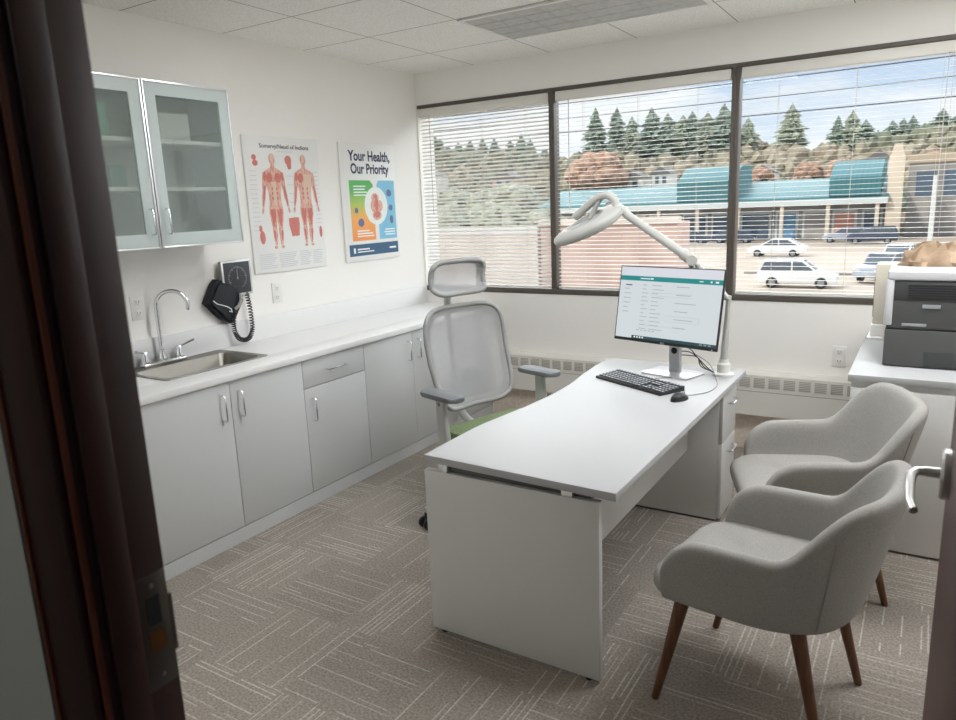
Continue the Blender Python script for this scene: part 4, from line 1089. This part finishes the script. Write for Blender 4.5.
# brown paper bag on the printer
T = Thing('paper_bag', 'crumpled brown paper bag lying on top of the printer', 'bag', (3.47, -.84, 1.266))
random.seed(3)
b = MB()
def bagp(k, z, a, c_): return [(3.455 + a * math.copysign(abs(math.cos(t)) ** .55, math.cos(t)) + random.uniform(-.012, .012), -.85 + c_ * math.copysign(abs(math.sin(t)) ** .55, math.sin(t)) + random.uniform(-.012, .012), z + (random.uniform(-.022, .022) if z > 1.29 else 0)) for t in [2 * PI * i / 26 for i in range(22)]]
b.loops([bagp(0, 1.2665, .135, .085), bagp(0, 1.285, .14, .09), bagp(0, 1.31, .13, .085), bagp(0, 1.335, .10, .07), bagp(0, 1.352, .075, .045), bagp(0, 1.356, .03, .02)])
T.part('bag_body', b, M['kraft'], smooth=True, angle=20)
b = MB(); b.loops([[(3.29, -.90, 1.268), (3.33, -.92, 1.29), (3.345, -.86, 1.30), (3.30, -.82, 1.275)], [(3.34, -.92, 1.268), (3.37, -.92, 1.305), (3.37, -.86, 1.31), (3.345, -.82, 1.28)]])
T.part('folded_edge', b, M['kraft'])
set_back(T.o)

# ================================================================== OUTSIDE
G = -4.1
M['asphalt'] = mat_two('lot_asphalt', rgb(180, 164, 148), rgb(190, 175, 160), .35)
M['hill'] = mat_two('hillside', rgb(104, 104, 86), rgb(144, 130, 108), .16, .38, .62)
M['conifer'] = mat_two('conifer', rgb(118, 134, 122), rgb(152, 163, 148), 1.4)  # distance haze is painted into the paler greens of both conifer materials
M['conifer2'] = mat_two('conifer_haze', rgb(140, 150, 132), rgb(168, 173, 154), 1.4)
M['bark'] = mat('bark', rgb(96, 80, 66), .9)
M['rust_tree'] = mat_two('rust_foliage', rgb(160, 126, 106), rgb(192, 158, 136), .9)
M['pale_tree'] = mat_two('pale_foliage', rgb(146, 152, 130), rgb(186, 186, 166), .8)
M['teal_roof'] = mat_stripes('teal_metal_roof', rgb(66, 112, 118), rgb(78, 126, 131), 2.0, 0, .5, .82)
M['fascia'] = mat('white_fascia', rgb(206, 212, 210), .6)
M['store_wall'] = mat_two('store_wall', rgb(140, 138, 136), rgb(170, 164, 158), .3)
M['store_glass'] = mat('store_glass', rgb(88, 104, 120), .2)
M['store_orange'] = mat('store_orange', rgb(206, 150, 126), .6); M['store_blue'] = mat('store_blue', rgb(104, 144, 176), .6)
M['tower'] = mat('tower_stucco', rgb(216, 200, 180), .8)
M['brick'] = mat_two('brick_wall', rgb(188, 160, 148), rgb(204, 178, 166), .6)
M['brick_light'] = mat_two('pale_wall', rgb(206, 192, 182), rgb(220, 208, 198), .5)
M['house'] = mat('house_white', rgb(214, 212, 206), .8); M['house_roof'] = mat('house_roof', rgb(120, 116, 114), .8); M['house_tan'] = mat('house_tan', rgb(190, 172, 150), .8)
M['car_white'] = mat('car_white', rgb(232, 233, 235), .25, var=.0, coat=.5); M['car_silver'] = mat('car_silver', rgb(176, 182, 192), .25, .3, coat=.5); M['car_dark'] = mat('car_dark', rgb(74, 84, 104), .25, .2, coat=.5)
M['car_glass'] = mat('car_glass', rgb(92, 100, 108), .1); M['tyre'] = mat('tyre', rgb(36, 36, 38), .8); M['hub'] = mat('hub', rgb(150, 152, 156), .4, .5); M['lampglass'] = mat('car_lamp', rgb(210, 206, 200), .3)
M['wire'] = mat('power_wire', (.03, .03, .035), .7); M['pole'] = mat('light_pole', rgb(224, 224, 222), .5); M['wood_pole'] = mat('wood_pole', rgb(96, 84, 74), .9)

struct('ground', MB().box(-160, 60, 3, 96, G - .3, G), M['asphalt'])
def hz_(x, y):
    f = smooth((y - 97) / 50)
    return G + .05 + f * (14.2 + 4.2 * smooth((-58 - x) / 40) + .8 * math.sin(x * .09) + .6 * math.sin(x * .23 + 1)) - max(0, y - 160) * .05
b = MB(); b.grid(lambda u, v: (-190 + 260 * u, 95.5 + 120 * v, hz_(-190 + 260 * u, 95.5 + 120 * v)), 80, 30)
struct('hill', b, M['hill'])

# shopping plaza
T = Thing('plaza_building', 'long low shopping plaza with teal metal roof beyond the parking lot', 'building', (-20, 96, G))
bx0, bx1 = -44.0, -1.0
T.part('wall', MB().box(bx0, bx1, 91, 100, G, .7), M['store_wall'])
b = MB(); b.prism([(88.6, .55), (88.6, .95), (97, 3.2), (101, 3.2), (101, .55)], bx0 - .5, bx1 + .2, 'x'); T.part('roof', b, M['teal_roof'], label='teal standing seam roof')
T.part('fascia', MB().box(bx0 - .5, bx1 + .2, 88.4, 88.7, .1, .75), M['fascia'])
b = MB(); b.prism([(88.5, 1.0), (88.5, 3.4), (93, 5.3), (99, 5.3), (99, 1.0)], -24.4, -17.4, 'x'); T.part('raised_roof', b, M['teal_roof'])
b = MB(); b.prism([(88.4, 1.0), (88.4, 3.0), (93, 5.0), (99, 5.0), (99, 1.0)], -6.8, -1.6, 'x'); T.part('raised_roof', b, M['teal_roof'])
k = 0; x = bx0 + .6
while x < bx1 - 2:
    w = random.uniform(2.2, 4.2); m_ = ['store_glass', 'store_glass', 'store_blue', 'store_wall', 'store_orange', 'store_glass'][k % 6]
    f = T.part('shopfront', MB().box(x, min(x + w, bx1 - .3), 90.85, 91.02, G + .3, -.6), M['fascia'])
    T.part('shop_window', MB().box(x + .25, min(x + w, bx1 - .3) - .25, 90.75, 90.9, G + .3, -.9), M[m_], parent=f)
    x += w + .5; k += 1
for x in range(-42, -1, 5): T.part('column', MB().box(x, x + .4, 88.6, 89, G, .15), M['tower'])
T = Thing('clock_tower', 'pale stucco tower at the right end of the teal roof', 'tower', (-.3, 90, G))
T.part('shaft', MB().box(-1.0, .5, 89.2, 90.8, G, 5.2, .05), M['tower'])
T.part('cap', MB().prism([(-.9, 5.2), (.4, 5.2), (.1, 6.4), (-.6, 6.4)], 89.4, 90.6, 'y'), M['tower'])
T = Thing('shop_building', 'grey-brown shop building right of the pale stucco tower', 'building', (8, 100, G))
T.part('wall', MB().box(.8, 18, 96, 106, G, 5.0), M['store_wall'])
T.part('parapet', MB().box(.6, 18.2, 95.8, 96.4, 4.4, 5.4), M['house_tan'])
for x in (1.6, 4.4, 7.2): T.part('window', MB().box(x, x + 1.9, 95.9, 96.1, .6, 3.4), M['store_glass'])

# brick building close to the left
T = Thing('brick_building', 'low pinkish brick building with flat roof below the middle window', 'building', (-10, 33, G))
T.part('wall', MB().box(-14.2, -6.9, 30, 32.2, G, .45), M['brick'])
T.part('parapet', MB().box(-14.3, -6.8, 29.9, 30.4, .4, .72), M['brick_light'])
T = Thing('flat_roof_building', 'low pale building with flat roof seen through the leftmost window', 'building', (-20, 33, G))
T.part('wall', MB().box(-30, -14.4, 30, 38, G, .1), M['brick_light'])
T.part('parapet', MB().box(-30.1, -14.35, 29.9, 30.3, .05, .38), M['house'])

# white houses above the teal roof
houses = [(-46.5, 112, 3.6, 6.4, 'house', 'small white house above the left end of the teal roof'), (-42.3, 114, 4.6, 6.3, 'house', 'wide white house with grey roof, second from left above the teal roof'),
          (-35.9, 113, 3.0, 6.6, 'house', 'narrow white house just left of the raised teal roof'), (-20.6, 114, 3.4, 5.9, 'house', 'white house just right of the window mullion above the teal roof'), (-15.4, 116, 4.2, 5.2, 'house_tan', 'tan house above the long teal roof in the right window'), (-4.9, 117, 2.6, 7.2, 'house', 'white house on the slope just left of the stucco tower'), (6.0, 124, 4, 8.2, 'house_tan', 'tan house on the slope right of the stucco tower'),
          (-88, 118, 6, 9.0, 'house', 'white house on the slope at the left of the leftmost window'), (-68, 116, 5, 7.6, 'house_tan', 'tan house on the slope at the right of the leftmost window')]
for x, y, w, zt_, m_, lab in houses:
    zb_ = hz_(x + w / 2, y)
    T = Thing('house', lab, 'house', (x + w / 2, y + 2, zb_), group='houses on the slope')
    T.part('wall', MB().box(x, x + w, y, y + 4, zb_ - 1.5, zt_ - 1.2), M[m_])
    b = MB(); b.prism([(x - .3, zt_ - 1.2), (x + w + .3, zt_ - 1.2), (x + w / 2, zt_)], y - .3, y + 4.3, 'y'); T.part('roof', b, M['house_roof'])
    for q in (.2, .6): T.part('window', MB().box(x + w * q, x + w * q + w * .2, y - .05, y + .05, zt_ - 2.7, zt_ - 1.6), M['store_glass'])

# cars
def car(lab, x, y, heading, m_, kind, scale=1.0):
    T = Thing('car' if kind != 'pickup' else 'pickup_truck', lab, 'car', (x, y, G), heading, 'cars in the parking lot', local=True)
    L = 4.5 * scale; w = .9
    if kind == 'suv': low = [(-2.2, .35), (-2.25, .9), (-2.15, 1.05), (.85, 1.08), (1.9, .98), (2.2, .8), (2.25, .4), (2.1, .3), (-2.1, .3)]; top = [(-2.12, 1.05), (-1.85, 1.62), (-.1, 1.66), (.35, 1.6), (1.05, 1.07)]
    elif kind == 'sedan': low = [(-2.2, .35), (-2.25, .85), (-1.9, .95), (1.0, .95), (1.9, .82), (2.22, .65), (2.25, .38), (2.1, .28), (-2.1, .28)]; top = [(-1.75, .94), (-.95, 1.38), (.05, 1.42), (.4, 1.36), (1.15, .94)]
    else: low = [(-2.4, .5), (-2.45, 1.1), (-.7, 1.12), (1.0, 1.15), (2.1, 1.08), (2.35, .9), (2.4, .5), (2.2, .4), (-2.2, .4)]; top = [(-.75, 1.1), (-.65, 1.72), (.35, 1.74), (.6, 1.68), (1.15, 1.14)]
    low = [(a * scale, c_ * scale) for a, c_ in low]; top = [(a * scale, c_ * scale) for a, c_ in top]
    bd = T.part('body', MB().prism(low, -w, w, 'y', .08), M[m_])
    T.part('windows', MB().prism(top, -w + .1, w - .1, 'y', .05), M['car_glass'])
    tz = max(c_ for a, c_ in top); xs = [a for a, c_ in top if c_ > tz - .09 * scale]
    T.part('roof', MB().box(min(xs), max(xs), -w + .12, w - .12, tz - .05, tz + .04, .03), M[m_])
    b = MB()
    for a in (top[0], top[-1]):
        q = top[1] if a is top[0] else top[-2]
        for s in (-1, 1): b.tube([(a[0], s * (w - .1), a[1]), (q[0], s * (w - .12), q[1])], .05, 6)
    for s in (-1, 1): b.tube([(-.25, s * (w - .1), top[0][1]), (-.25, s * (w - .1), tz)], .05, 6)
    T.part('pillars', b, M[m_])
    for fx_ in (-1.35 * scale, 1.4 * scale):
        for s in (-1, 1):
            wh = T.part('wheel', MB().lathe([(.22, -.11), (.34, -.1), (.34, .1), (.22, .11)], (fx_, s * (w - .08), .34), 20, 'y'), M['tyre'])
            T.part('hubcap', MB().lathe([(.2, -.115), (.2, .115)], (fx_, s * (w - .08), .34), 14, 'y'), M['hub'], parent=wh)
    for s in (-1, 1): T.part('headlamp', MB().box(low[5][0] - .12, low[5][0] + .05, s * .62 - .2, s * .62 + .2, low[5][1] - .14, low[5][1] - .02, .03), M['lampglass'], parent=bd)
car('white sport utility car parked broadside, nearest in the right window', -3.3, 43.2, .03, 'car_white', 'suv')
car('white sedan parked broadside behind the white sport utility car', -8.4, 66.5, PI - .05, 'car_white', 'sedan', 1.12)
car('silver pickup facing the window at the right of the lot, partly hidden by the printer', 1.2, 47.5, -PI * .62, 'car_silver', 'pickup')
car('white car parked behind the silver pickup', 1.6, 58, -PI * .55, 'car_white', 'sedan', 1.1)
car('dark sport utility car in front of the plaza storefronts', -1.8, 84, PI, 'car_dark', 'suv', 1.1)
car('silver sport utility car parked close to the stucco tower', -4.6, 86.0, PI - .05, 'car_silver', 'suv')
car('dark sedan at the left end of the visible storefronts', -16.6, 86, 0, 'car_dark', 'sedan', 1.1)
car('dark grey sedan partly hidden left of the window mullion', -21.5, 84.5, 0, 'car_dark', 'sedan', 1.1)
tag(struct('kerb_line', MB().box(-8, 4, 50.6, 50.75, G, G + .14), M['store_wall']), 'long low concrete kerb between the two white cars', 'kerb')['kind'] = 'thing'

# poles and wires
T = Thing('light_pole', 'white metal lamp post in front of the shops at the right', 'lamp post', (3.45, 50, G))
T.part('pole', MB().tube([(3.45, 50, G), (3.45, 50, 2.3)], [.16, .11], 10), M['pole'])
T.part('pole_foot', MB().box(3.1, 3.8, 49.65, 50.35, G, G + .4, .03), M['store_wall'])
for x, lab in ((-42, 'wooden utility pole carrying the left end of the wires'), (16, 'wooden utility pole carrying the right end of the wires')):
    T = Thing('utility_pole', lab, 'utility pole', (x, 36, G))
    T.part('pole', MB().tube([(x, 36, G), (x, 36, 9)], [.17, .12], 10), M['wood_pole'])
    T.part('cross_arm', MB().box(x - .08, x + .08, 35.0, 37.0, 8.0, 8.2), M['wood_pole'])
for k, (za, zb_, sag, lab) in enumerate(((7.65, 7.5, .3, 'topmost of the three power wires'), (6.85, 6.6, .3, 'middle one of the three power wires'), (6.1, 5.65, .25, 'lowest of the three power wires'))):
    P = [(-42 + 58 * t / 40, 36, za + (zb_ - za) * t / 40 - sag * 4 * (t / 40) * (1 - t / 40)) for t in range(41)]
    o = MB().tube(P, .028, 6).build('power_wire', M['wire']); tag(o, lab + ' crossing the sky outside the windows', 'wire', 'power wires outside')

# trees
def conifer_mb(seed, h, r):
    random.seed(seed); b = MB(); L = 17
    for l in range(L):
        f = l / L; n = 9; z0 = h * (.08 + .87 * f); rr_ = r * (1 - f) ** .75 * random.uniform(.72, 1.15) + .10; dz = h * random.uniform(.11, .15)
        ring0 = []; ph = random.random() * 6; ox, oy = random.uniform(-.14, .14) * rr_, random.uniform(-.14, .14) * rr_
        for k in range(2 * n):
            a = 2 * PI * k / (2 * n) + ph; q = rr_ * (random.uniform(.7, 1.2) if k % 2 == 0 else random.uniform(.4, .7))
            ring0.append((ox + q * math.cos(a), oy + q * math.sin(a), z0 + random.uniform(-.22, .10) * rr_))
        ring1 = [(x * .12, y * .12, z0 + dz) for x, y, z in ring0]
        b.loops([ring0, ring1])
    return b
def bush_mb(seed, r, zs=1.0, n=14):
    random.seed(seed); b = MB()
    for k in range(int(n * 3.2)):
        a = random.random() * 2 * PI; ph = math.asin(random.uniform(-.25, 1)); q = r * random.uniform(.45, .80)
        b.ico((q * math.cos(a) * math.cos(ph), q * math.sin(a) * math.cos(ph), r * zs * (.62 + .62 * math.sin(ph))), r * random.uniform(.17, .32), 2, (1, 1, .85), .22)
    return b
def tree(kind, proto, loc, s, lab, group, cat='tree', rz=0):
    if proto is None:
        T = Thing('conifer' if kind == 'c' else 'leafy_tree', lab, cat, (0, 0, 0), 0, group, local=True)
        return T
    o = dup(proto, loc, rz, lab, group); o.scale = s; return o
ct = []
def make_conifer(seed, m_, lab, loc, s, rr=2.9):
    T = Thing('conifer', lab, 'tree', loc, random.random() * 6, 'conifers on the hill', local=True)
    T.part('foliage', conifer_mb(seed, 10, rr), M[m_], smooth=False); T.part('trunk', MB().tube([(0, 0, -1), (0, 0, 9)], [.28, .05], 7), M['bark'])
    T.o.scale = s; return T.o

where = ['first', 'second', 'third', 'fourth', 'fifth', 'sixth', 'seventh', 'eighth', 'ninth', 'tenth', 'eleventh', 'twelfth']
CON = []
for i, (x, zt, k) in enumerate(((-57.0, 20.2, 0), (-52.3, 19.8, 0), (-49.1, 17.7, 1), (-45.0, 19.0, 0), (-41.8, 17.6, 0), (-38.8, 17.1, 1), (-37.1, 17.5, 0), (-34.1, 17.2, 1), (-31.0, 18.3, 0))):
    CON.append((x, 140, zt, 1.25 if i < 3 else 1.55, k, '%s conifer from the left in the row behind the teal roof in the middle window' % where[i]))
CON.append((-26.9, 141, 15.6, 1.0, 1, 'pale conifer at the left edge of the right window beside the mullion'))
for x, zt, r, k, lab in ((-19.5, 17.4, 1.3, 1, 'single tall conifer left of centre in the right window'), (-11.9, 14.5, .9, 0, 'left one of three trees right of the tall single conifer'), (-9.6, 15.2, 1.1, 1, 'middle one of three trees right of the tall single conifer'),
        (-7.5, 13.5, 1.0, 0, 'right one of three trees right of the tall single conifer'), (-3.4, 13.0, .7, 0, 'first conifer from the left in the last group at the right window edge'), (-1.8, 13.2, .6, 0, 'second conifer from the left in the last group at the right window edge'),
        (-.4, 13.5, .65, 0, 'third conifer from the left in the last group at the right window edge'), (3.7, 14.2, .9, 0, 'fourth and tallest conifer in the last group at the right window edge'), (5.6, 12.9, .9, 0, 'rightmost conifer in the last group at the right window edge')):
    CON.append((x, 142, zt, r, k, lab))
for i, (x, zt) in enumerate(((-106.7, 17.0), (-104.4, 19.2), (-102.9, 18.4), (-100.6, 16.4), (-97.5, 17.0), (-94.0, 17.4), (-90.5, 17.6), (-87.2, 17.2), (-82.8, 16.4), (-79.8, 17.6), (-77.5, 16.2), (-73.6, 13.8))):
    CON.append((x, 150, zt, .75, 0, '%s small far conifer from the left on the skyline of the leftmost window' % where[i]))
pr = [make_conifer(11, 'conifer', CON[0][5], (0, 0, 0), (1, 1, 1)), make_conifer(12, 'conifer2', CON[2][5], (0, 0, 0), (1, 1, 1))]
used = {0: pr[0], 2: pr[1]}
random.seed(21)
for i, (x, y, zt, r, k, lab) in enumerate(CON):
    zb_ = hz_(x, y) - .3
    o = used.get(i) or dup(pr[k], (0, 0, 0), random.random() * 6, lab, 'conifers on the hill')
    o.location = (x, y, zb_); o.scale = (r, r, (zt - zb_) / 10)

def leafy(seed, m_, lab, loc, r, zs, n=14, trunk=True, grp='leafy trees outside'):
    T = Thing('leafy_tree', lab, 'tree', loc, 0, grp, local=True)
    b = bush_mb(seed, r, zs, n)
    if trunk:
        b.xf(Matrix.Translation((0, 0, r * .5))); T.part('trunk', MB().tube([(0, 0, -.5), (0, 0, r)], [.25, .15], 7), M['bark'])
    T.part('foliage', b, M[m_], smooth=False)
leafy(31, 'rust_tree', 'large rust-brown bare-looking tree at the left of the middle window', (-45.0, 112, hz_(-45, 112) - .3), 5.4, 1.05, 26)
for i, (x, y, r, lab) in enumerate(((-19.0, 113, 2.6, 'rust-brown tree above the left part of the long teal roof in the right window'), (-12.6, 114, 2.7, 'rust-brown tree in the middle above the long teal roof in the right window'), (-8.2, 115, 2.6, 'rust-brown tree left of the tan tower above the teal roof'), (3.0, 112, 3.0, 'rust-brown tree right of the stucco tower'))):
    leafy(41 + i, 'rust_tree', lab, (x, y, hz_(x, y) + 1.2), r, 1.0, 14)
for i, (x, y, r, zs) in enumerate(((-44.5, 62, 2.8, 1.15), (-40.6, 60, 3.0, 1.0), (-37.0, 63, 2.9, 1.1), (-33.4, 60, 2.8, 1.15), (-30.2, 62, 2.6, 1.05), (-27.8, 61, 1.9, 1.0))):
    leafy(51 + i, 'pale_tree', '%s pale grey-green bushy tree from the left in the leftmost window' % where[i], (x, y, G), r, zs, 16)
for i, (x, y, r) in enumerate(((-63, 95, 4.2), (-57.5, 96, 4.0), (-52, 95, 4.4))):
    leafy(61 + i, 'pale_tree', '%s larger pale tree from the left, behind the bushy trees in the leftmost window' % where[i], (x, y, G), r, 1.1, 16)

# low scrub covering the slope behind the plaza, too dense to count
M['scrub'] = mat_two('hillside_scrub', rgb(112, 122, 102), rgb(168, 156, 136), .05, .36, .62, detail=6)
random.seed(77); b = MB()
for k in range(1500):
    x = random.uniform(-112, 14); y = random.uniform(103, 147); q = random.uniform(.45, 1.25)
    if x > -3 and y < 110: y += 9
    b.ico((x, y, hz_(x, y) + q * .35), q, 1, (1.15, 1, random.uniform(.8, 1.5)), .3)
o = b.build('hillside_scrub', M['scrub'], smooth=False); tag(o, 'dense brown and green scrub covering the slope behind the plaza', 'shrubs'); o['kind'] = 'stuff'

# ================================================================== LIGHT
w = bpy.data.worlds.new('sky'); SC.world = w; w.use_nodes = True; nt = w.node_tree; N = nt.nodes; L = nt.links
bg = N['Background']
tc = N.new('ShaderNodeTexCoord'); sp = N.new('ShaderNodeSeparateXYZ'); L.new(tc.outputs['Generated'], sp.inputs[0])
Z = sp.outputs[2]
blue = N.new('ShaderNodeValToRGB'); e = blue.color_ramp.elements
e[0].position = 0.0; e[0].color = (.80, .86, .92, 1); e[1].position = .22; e[1].color = (.40, .58, .86, 1)
L.new(Z, blue.inputs['Fac'])
mp = N.new('ShaderNodeMapping'); mp.inputs['Scale'].default_value = (1.6, 1.6, 9); mp.inputs['Location'].default_value = (.35, .1, .2); L.new(tc.outputs['Generated'], mp.inputs['Vector'])
no = N.new('ShaderNodeTexNoise'); no.inputs['Scale'].default_value = 2.2; no.inputs['Detail'].default_value = 6; L.new(mp.outputs['Vector'], no.inputs['Vector'])
cr = N.new('ShaderNodeMapRange'); cr.inputs['From Min'].default_value = .40; cr.inputs['From Max'].default_value = .58; L.new(no.outputs['Fac'], cr.inputs['Value'])
mx = N.new('ShaderNodeMix'); mx.data_type = 'RGBA'; L.new(cr.outputs[0], mx.inputs[0]); L.new(blue.outputs['Color'], mx.inputs[6]); mx.inputs[7].default_value = (.93, .94, .96, 1)
# bright band added to the sky, above the visible part, to light the room
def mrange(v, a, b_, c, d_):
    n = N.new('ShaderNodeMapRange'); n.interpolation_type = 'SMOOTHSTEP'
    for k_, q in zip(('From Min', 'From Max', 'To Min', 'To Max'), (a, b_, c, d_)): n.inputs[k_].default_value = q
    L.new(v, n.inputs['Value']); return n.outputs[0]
fill_band = math_node(nt, 'MULTIPLY', math_node(nt, 'MULTIPLY', mrange(Z, .22, .28, 0, 1), mrange(Z, .42, .64, 1, .10)), mrange(sp.outputs[1], .0, .35, 0, 1))
gain_o = math_node(nt, 'ADD', math_node(nt, 'MULTIPLY', fill_band, SKY_FILL), SKY_LO)
col = N.new('ShaderNodeMix'); col.data_type = 'RGBA'; L.new(fill_band, col.inputs[0])
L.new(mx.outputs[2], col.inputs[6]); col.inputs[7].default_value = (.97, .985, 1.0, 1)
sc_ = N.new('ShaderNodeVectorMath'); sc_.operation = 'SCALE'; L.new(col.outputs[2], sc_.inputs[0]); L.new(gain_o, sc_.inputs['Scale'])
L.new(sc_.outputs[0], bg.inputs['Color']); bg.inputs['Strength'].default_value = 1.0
sun = bpy.data.lights.new('sun', 'SUN'); sun.energy = SUN_E; sun.angle = math.radians(2); sun.color = (1, .95, .88)
so = bpy.data.objects.new('sun', sun); COL.objects.link(so); so.rotation_euler = (math.radians(48), 0, math.radians(-38))

# ================================================================== CAMERA
p_yaw, p_pit, p_rol = .5634, -.2125, -.0409
d = Vector((-math.sin(p_yaw) * math.cos(p_pit), math.cos(p_yaw) * math.cos(p_pit), math.sin(p_pit)))
r = d.cross(Vector((0, 0, 1))).normalized(); u = r.cross(d)
r2 = r * math.cos(p_rol) + u * math.sin(p_rol); u2 = -r * math.sin(p_rol) + u * math.cos(p_rol)
cam = bpy.data.cameras.new('camera'); co = bpy.data.objects.new('camera', cam); COL.objects.link(co)
co.matrix_world = Matrix(((r2.x, u2.x, -d.x, 3.4064), (r2.y, u2.y, -d.y, -4.6513), (r2.z, u2.z, -d.z, 1.607), (0, 0, 0, 1)))
cam.sensor_fit = 'HORIZONTAL'; cam.sensor_width = 36; cam.lens = 715.69 / 956 * 36; cam.clip_start = .02; cam.clip_end = 1000
cam.dof.use_dof = True; cam.dof.focus_distance = 3.8; cam.dof.aperture_fstop = 5.0
SC.camera = co
vs = SC.view_settings; SC.display_settings.display_device = 'sRGB'
vs.view_transform = 'Standard'; vs.look = 'None'; vs.exposure = EXPO; vs.gamma = 1.0; vs.use_curve_mapping = False
cy_ = SC.cycles
cy_.max_bounces = 12; cy_.diffuse_bounces = 8; cy_.glossy_bounces = 4; cy_.transparent_max_bounces = 24; cy_.sample_clamp_indirect = 6; cy_.caustics_reflective = False; cy_.caustics_refractive = False
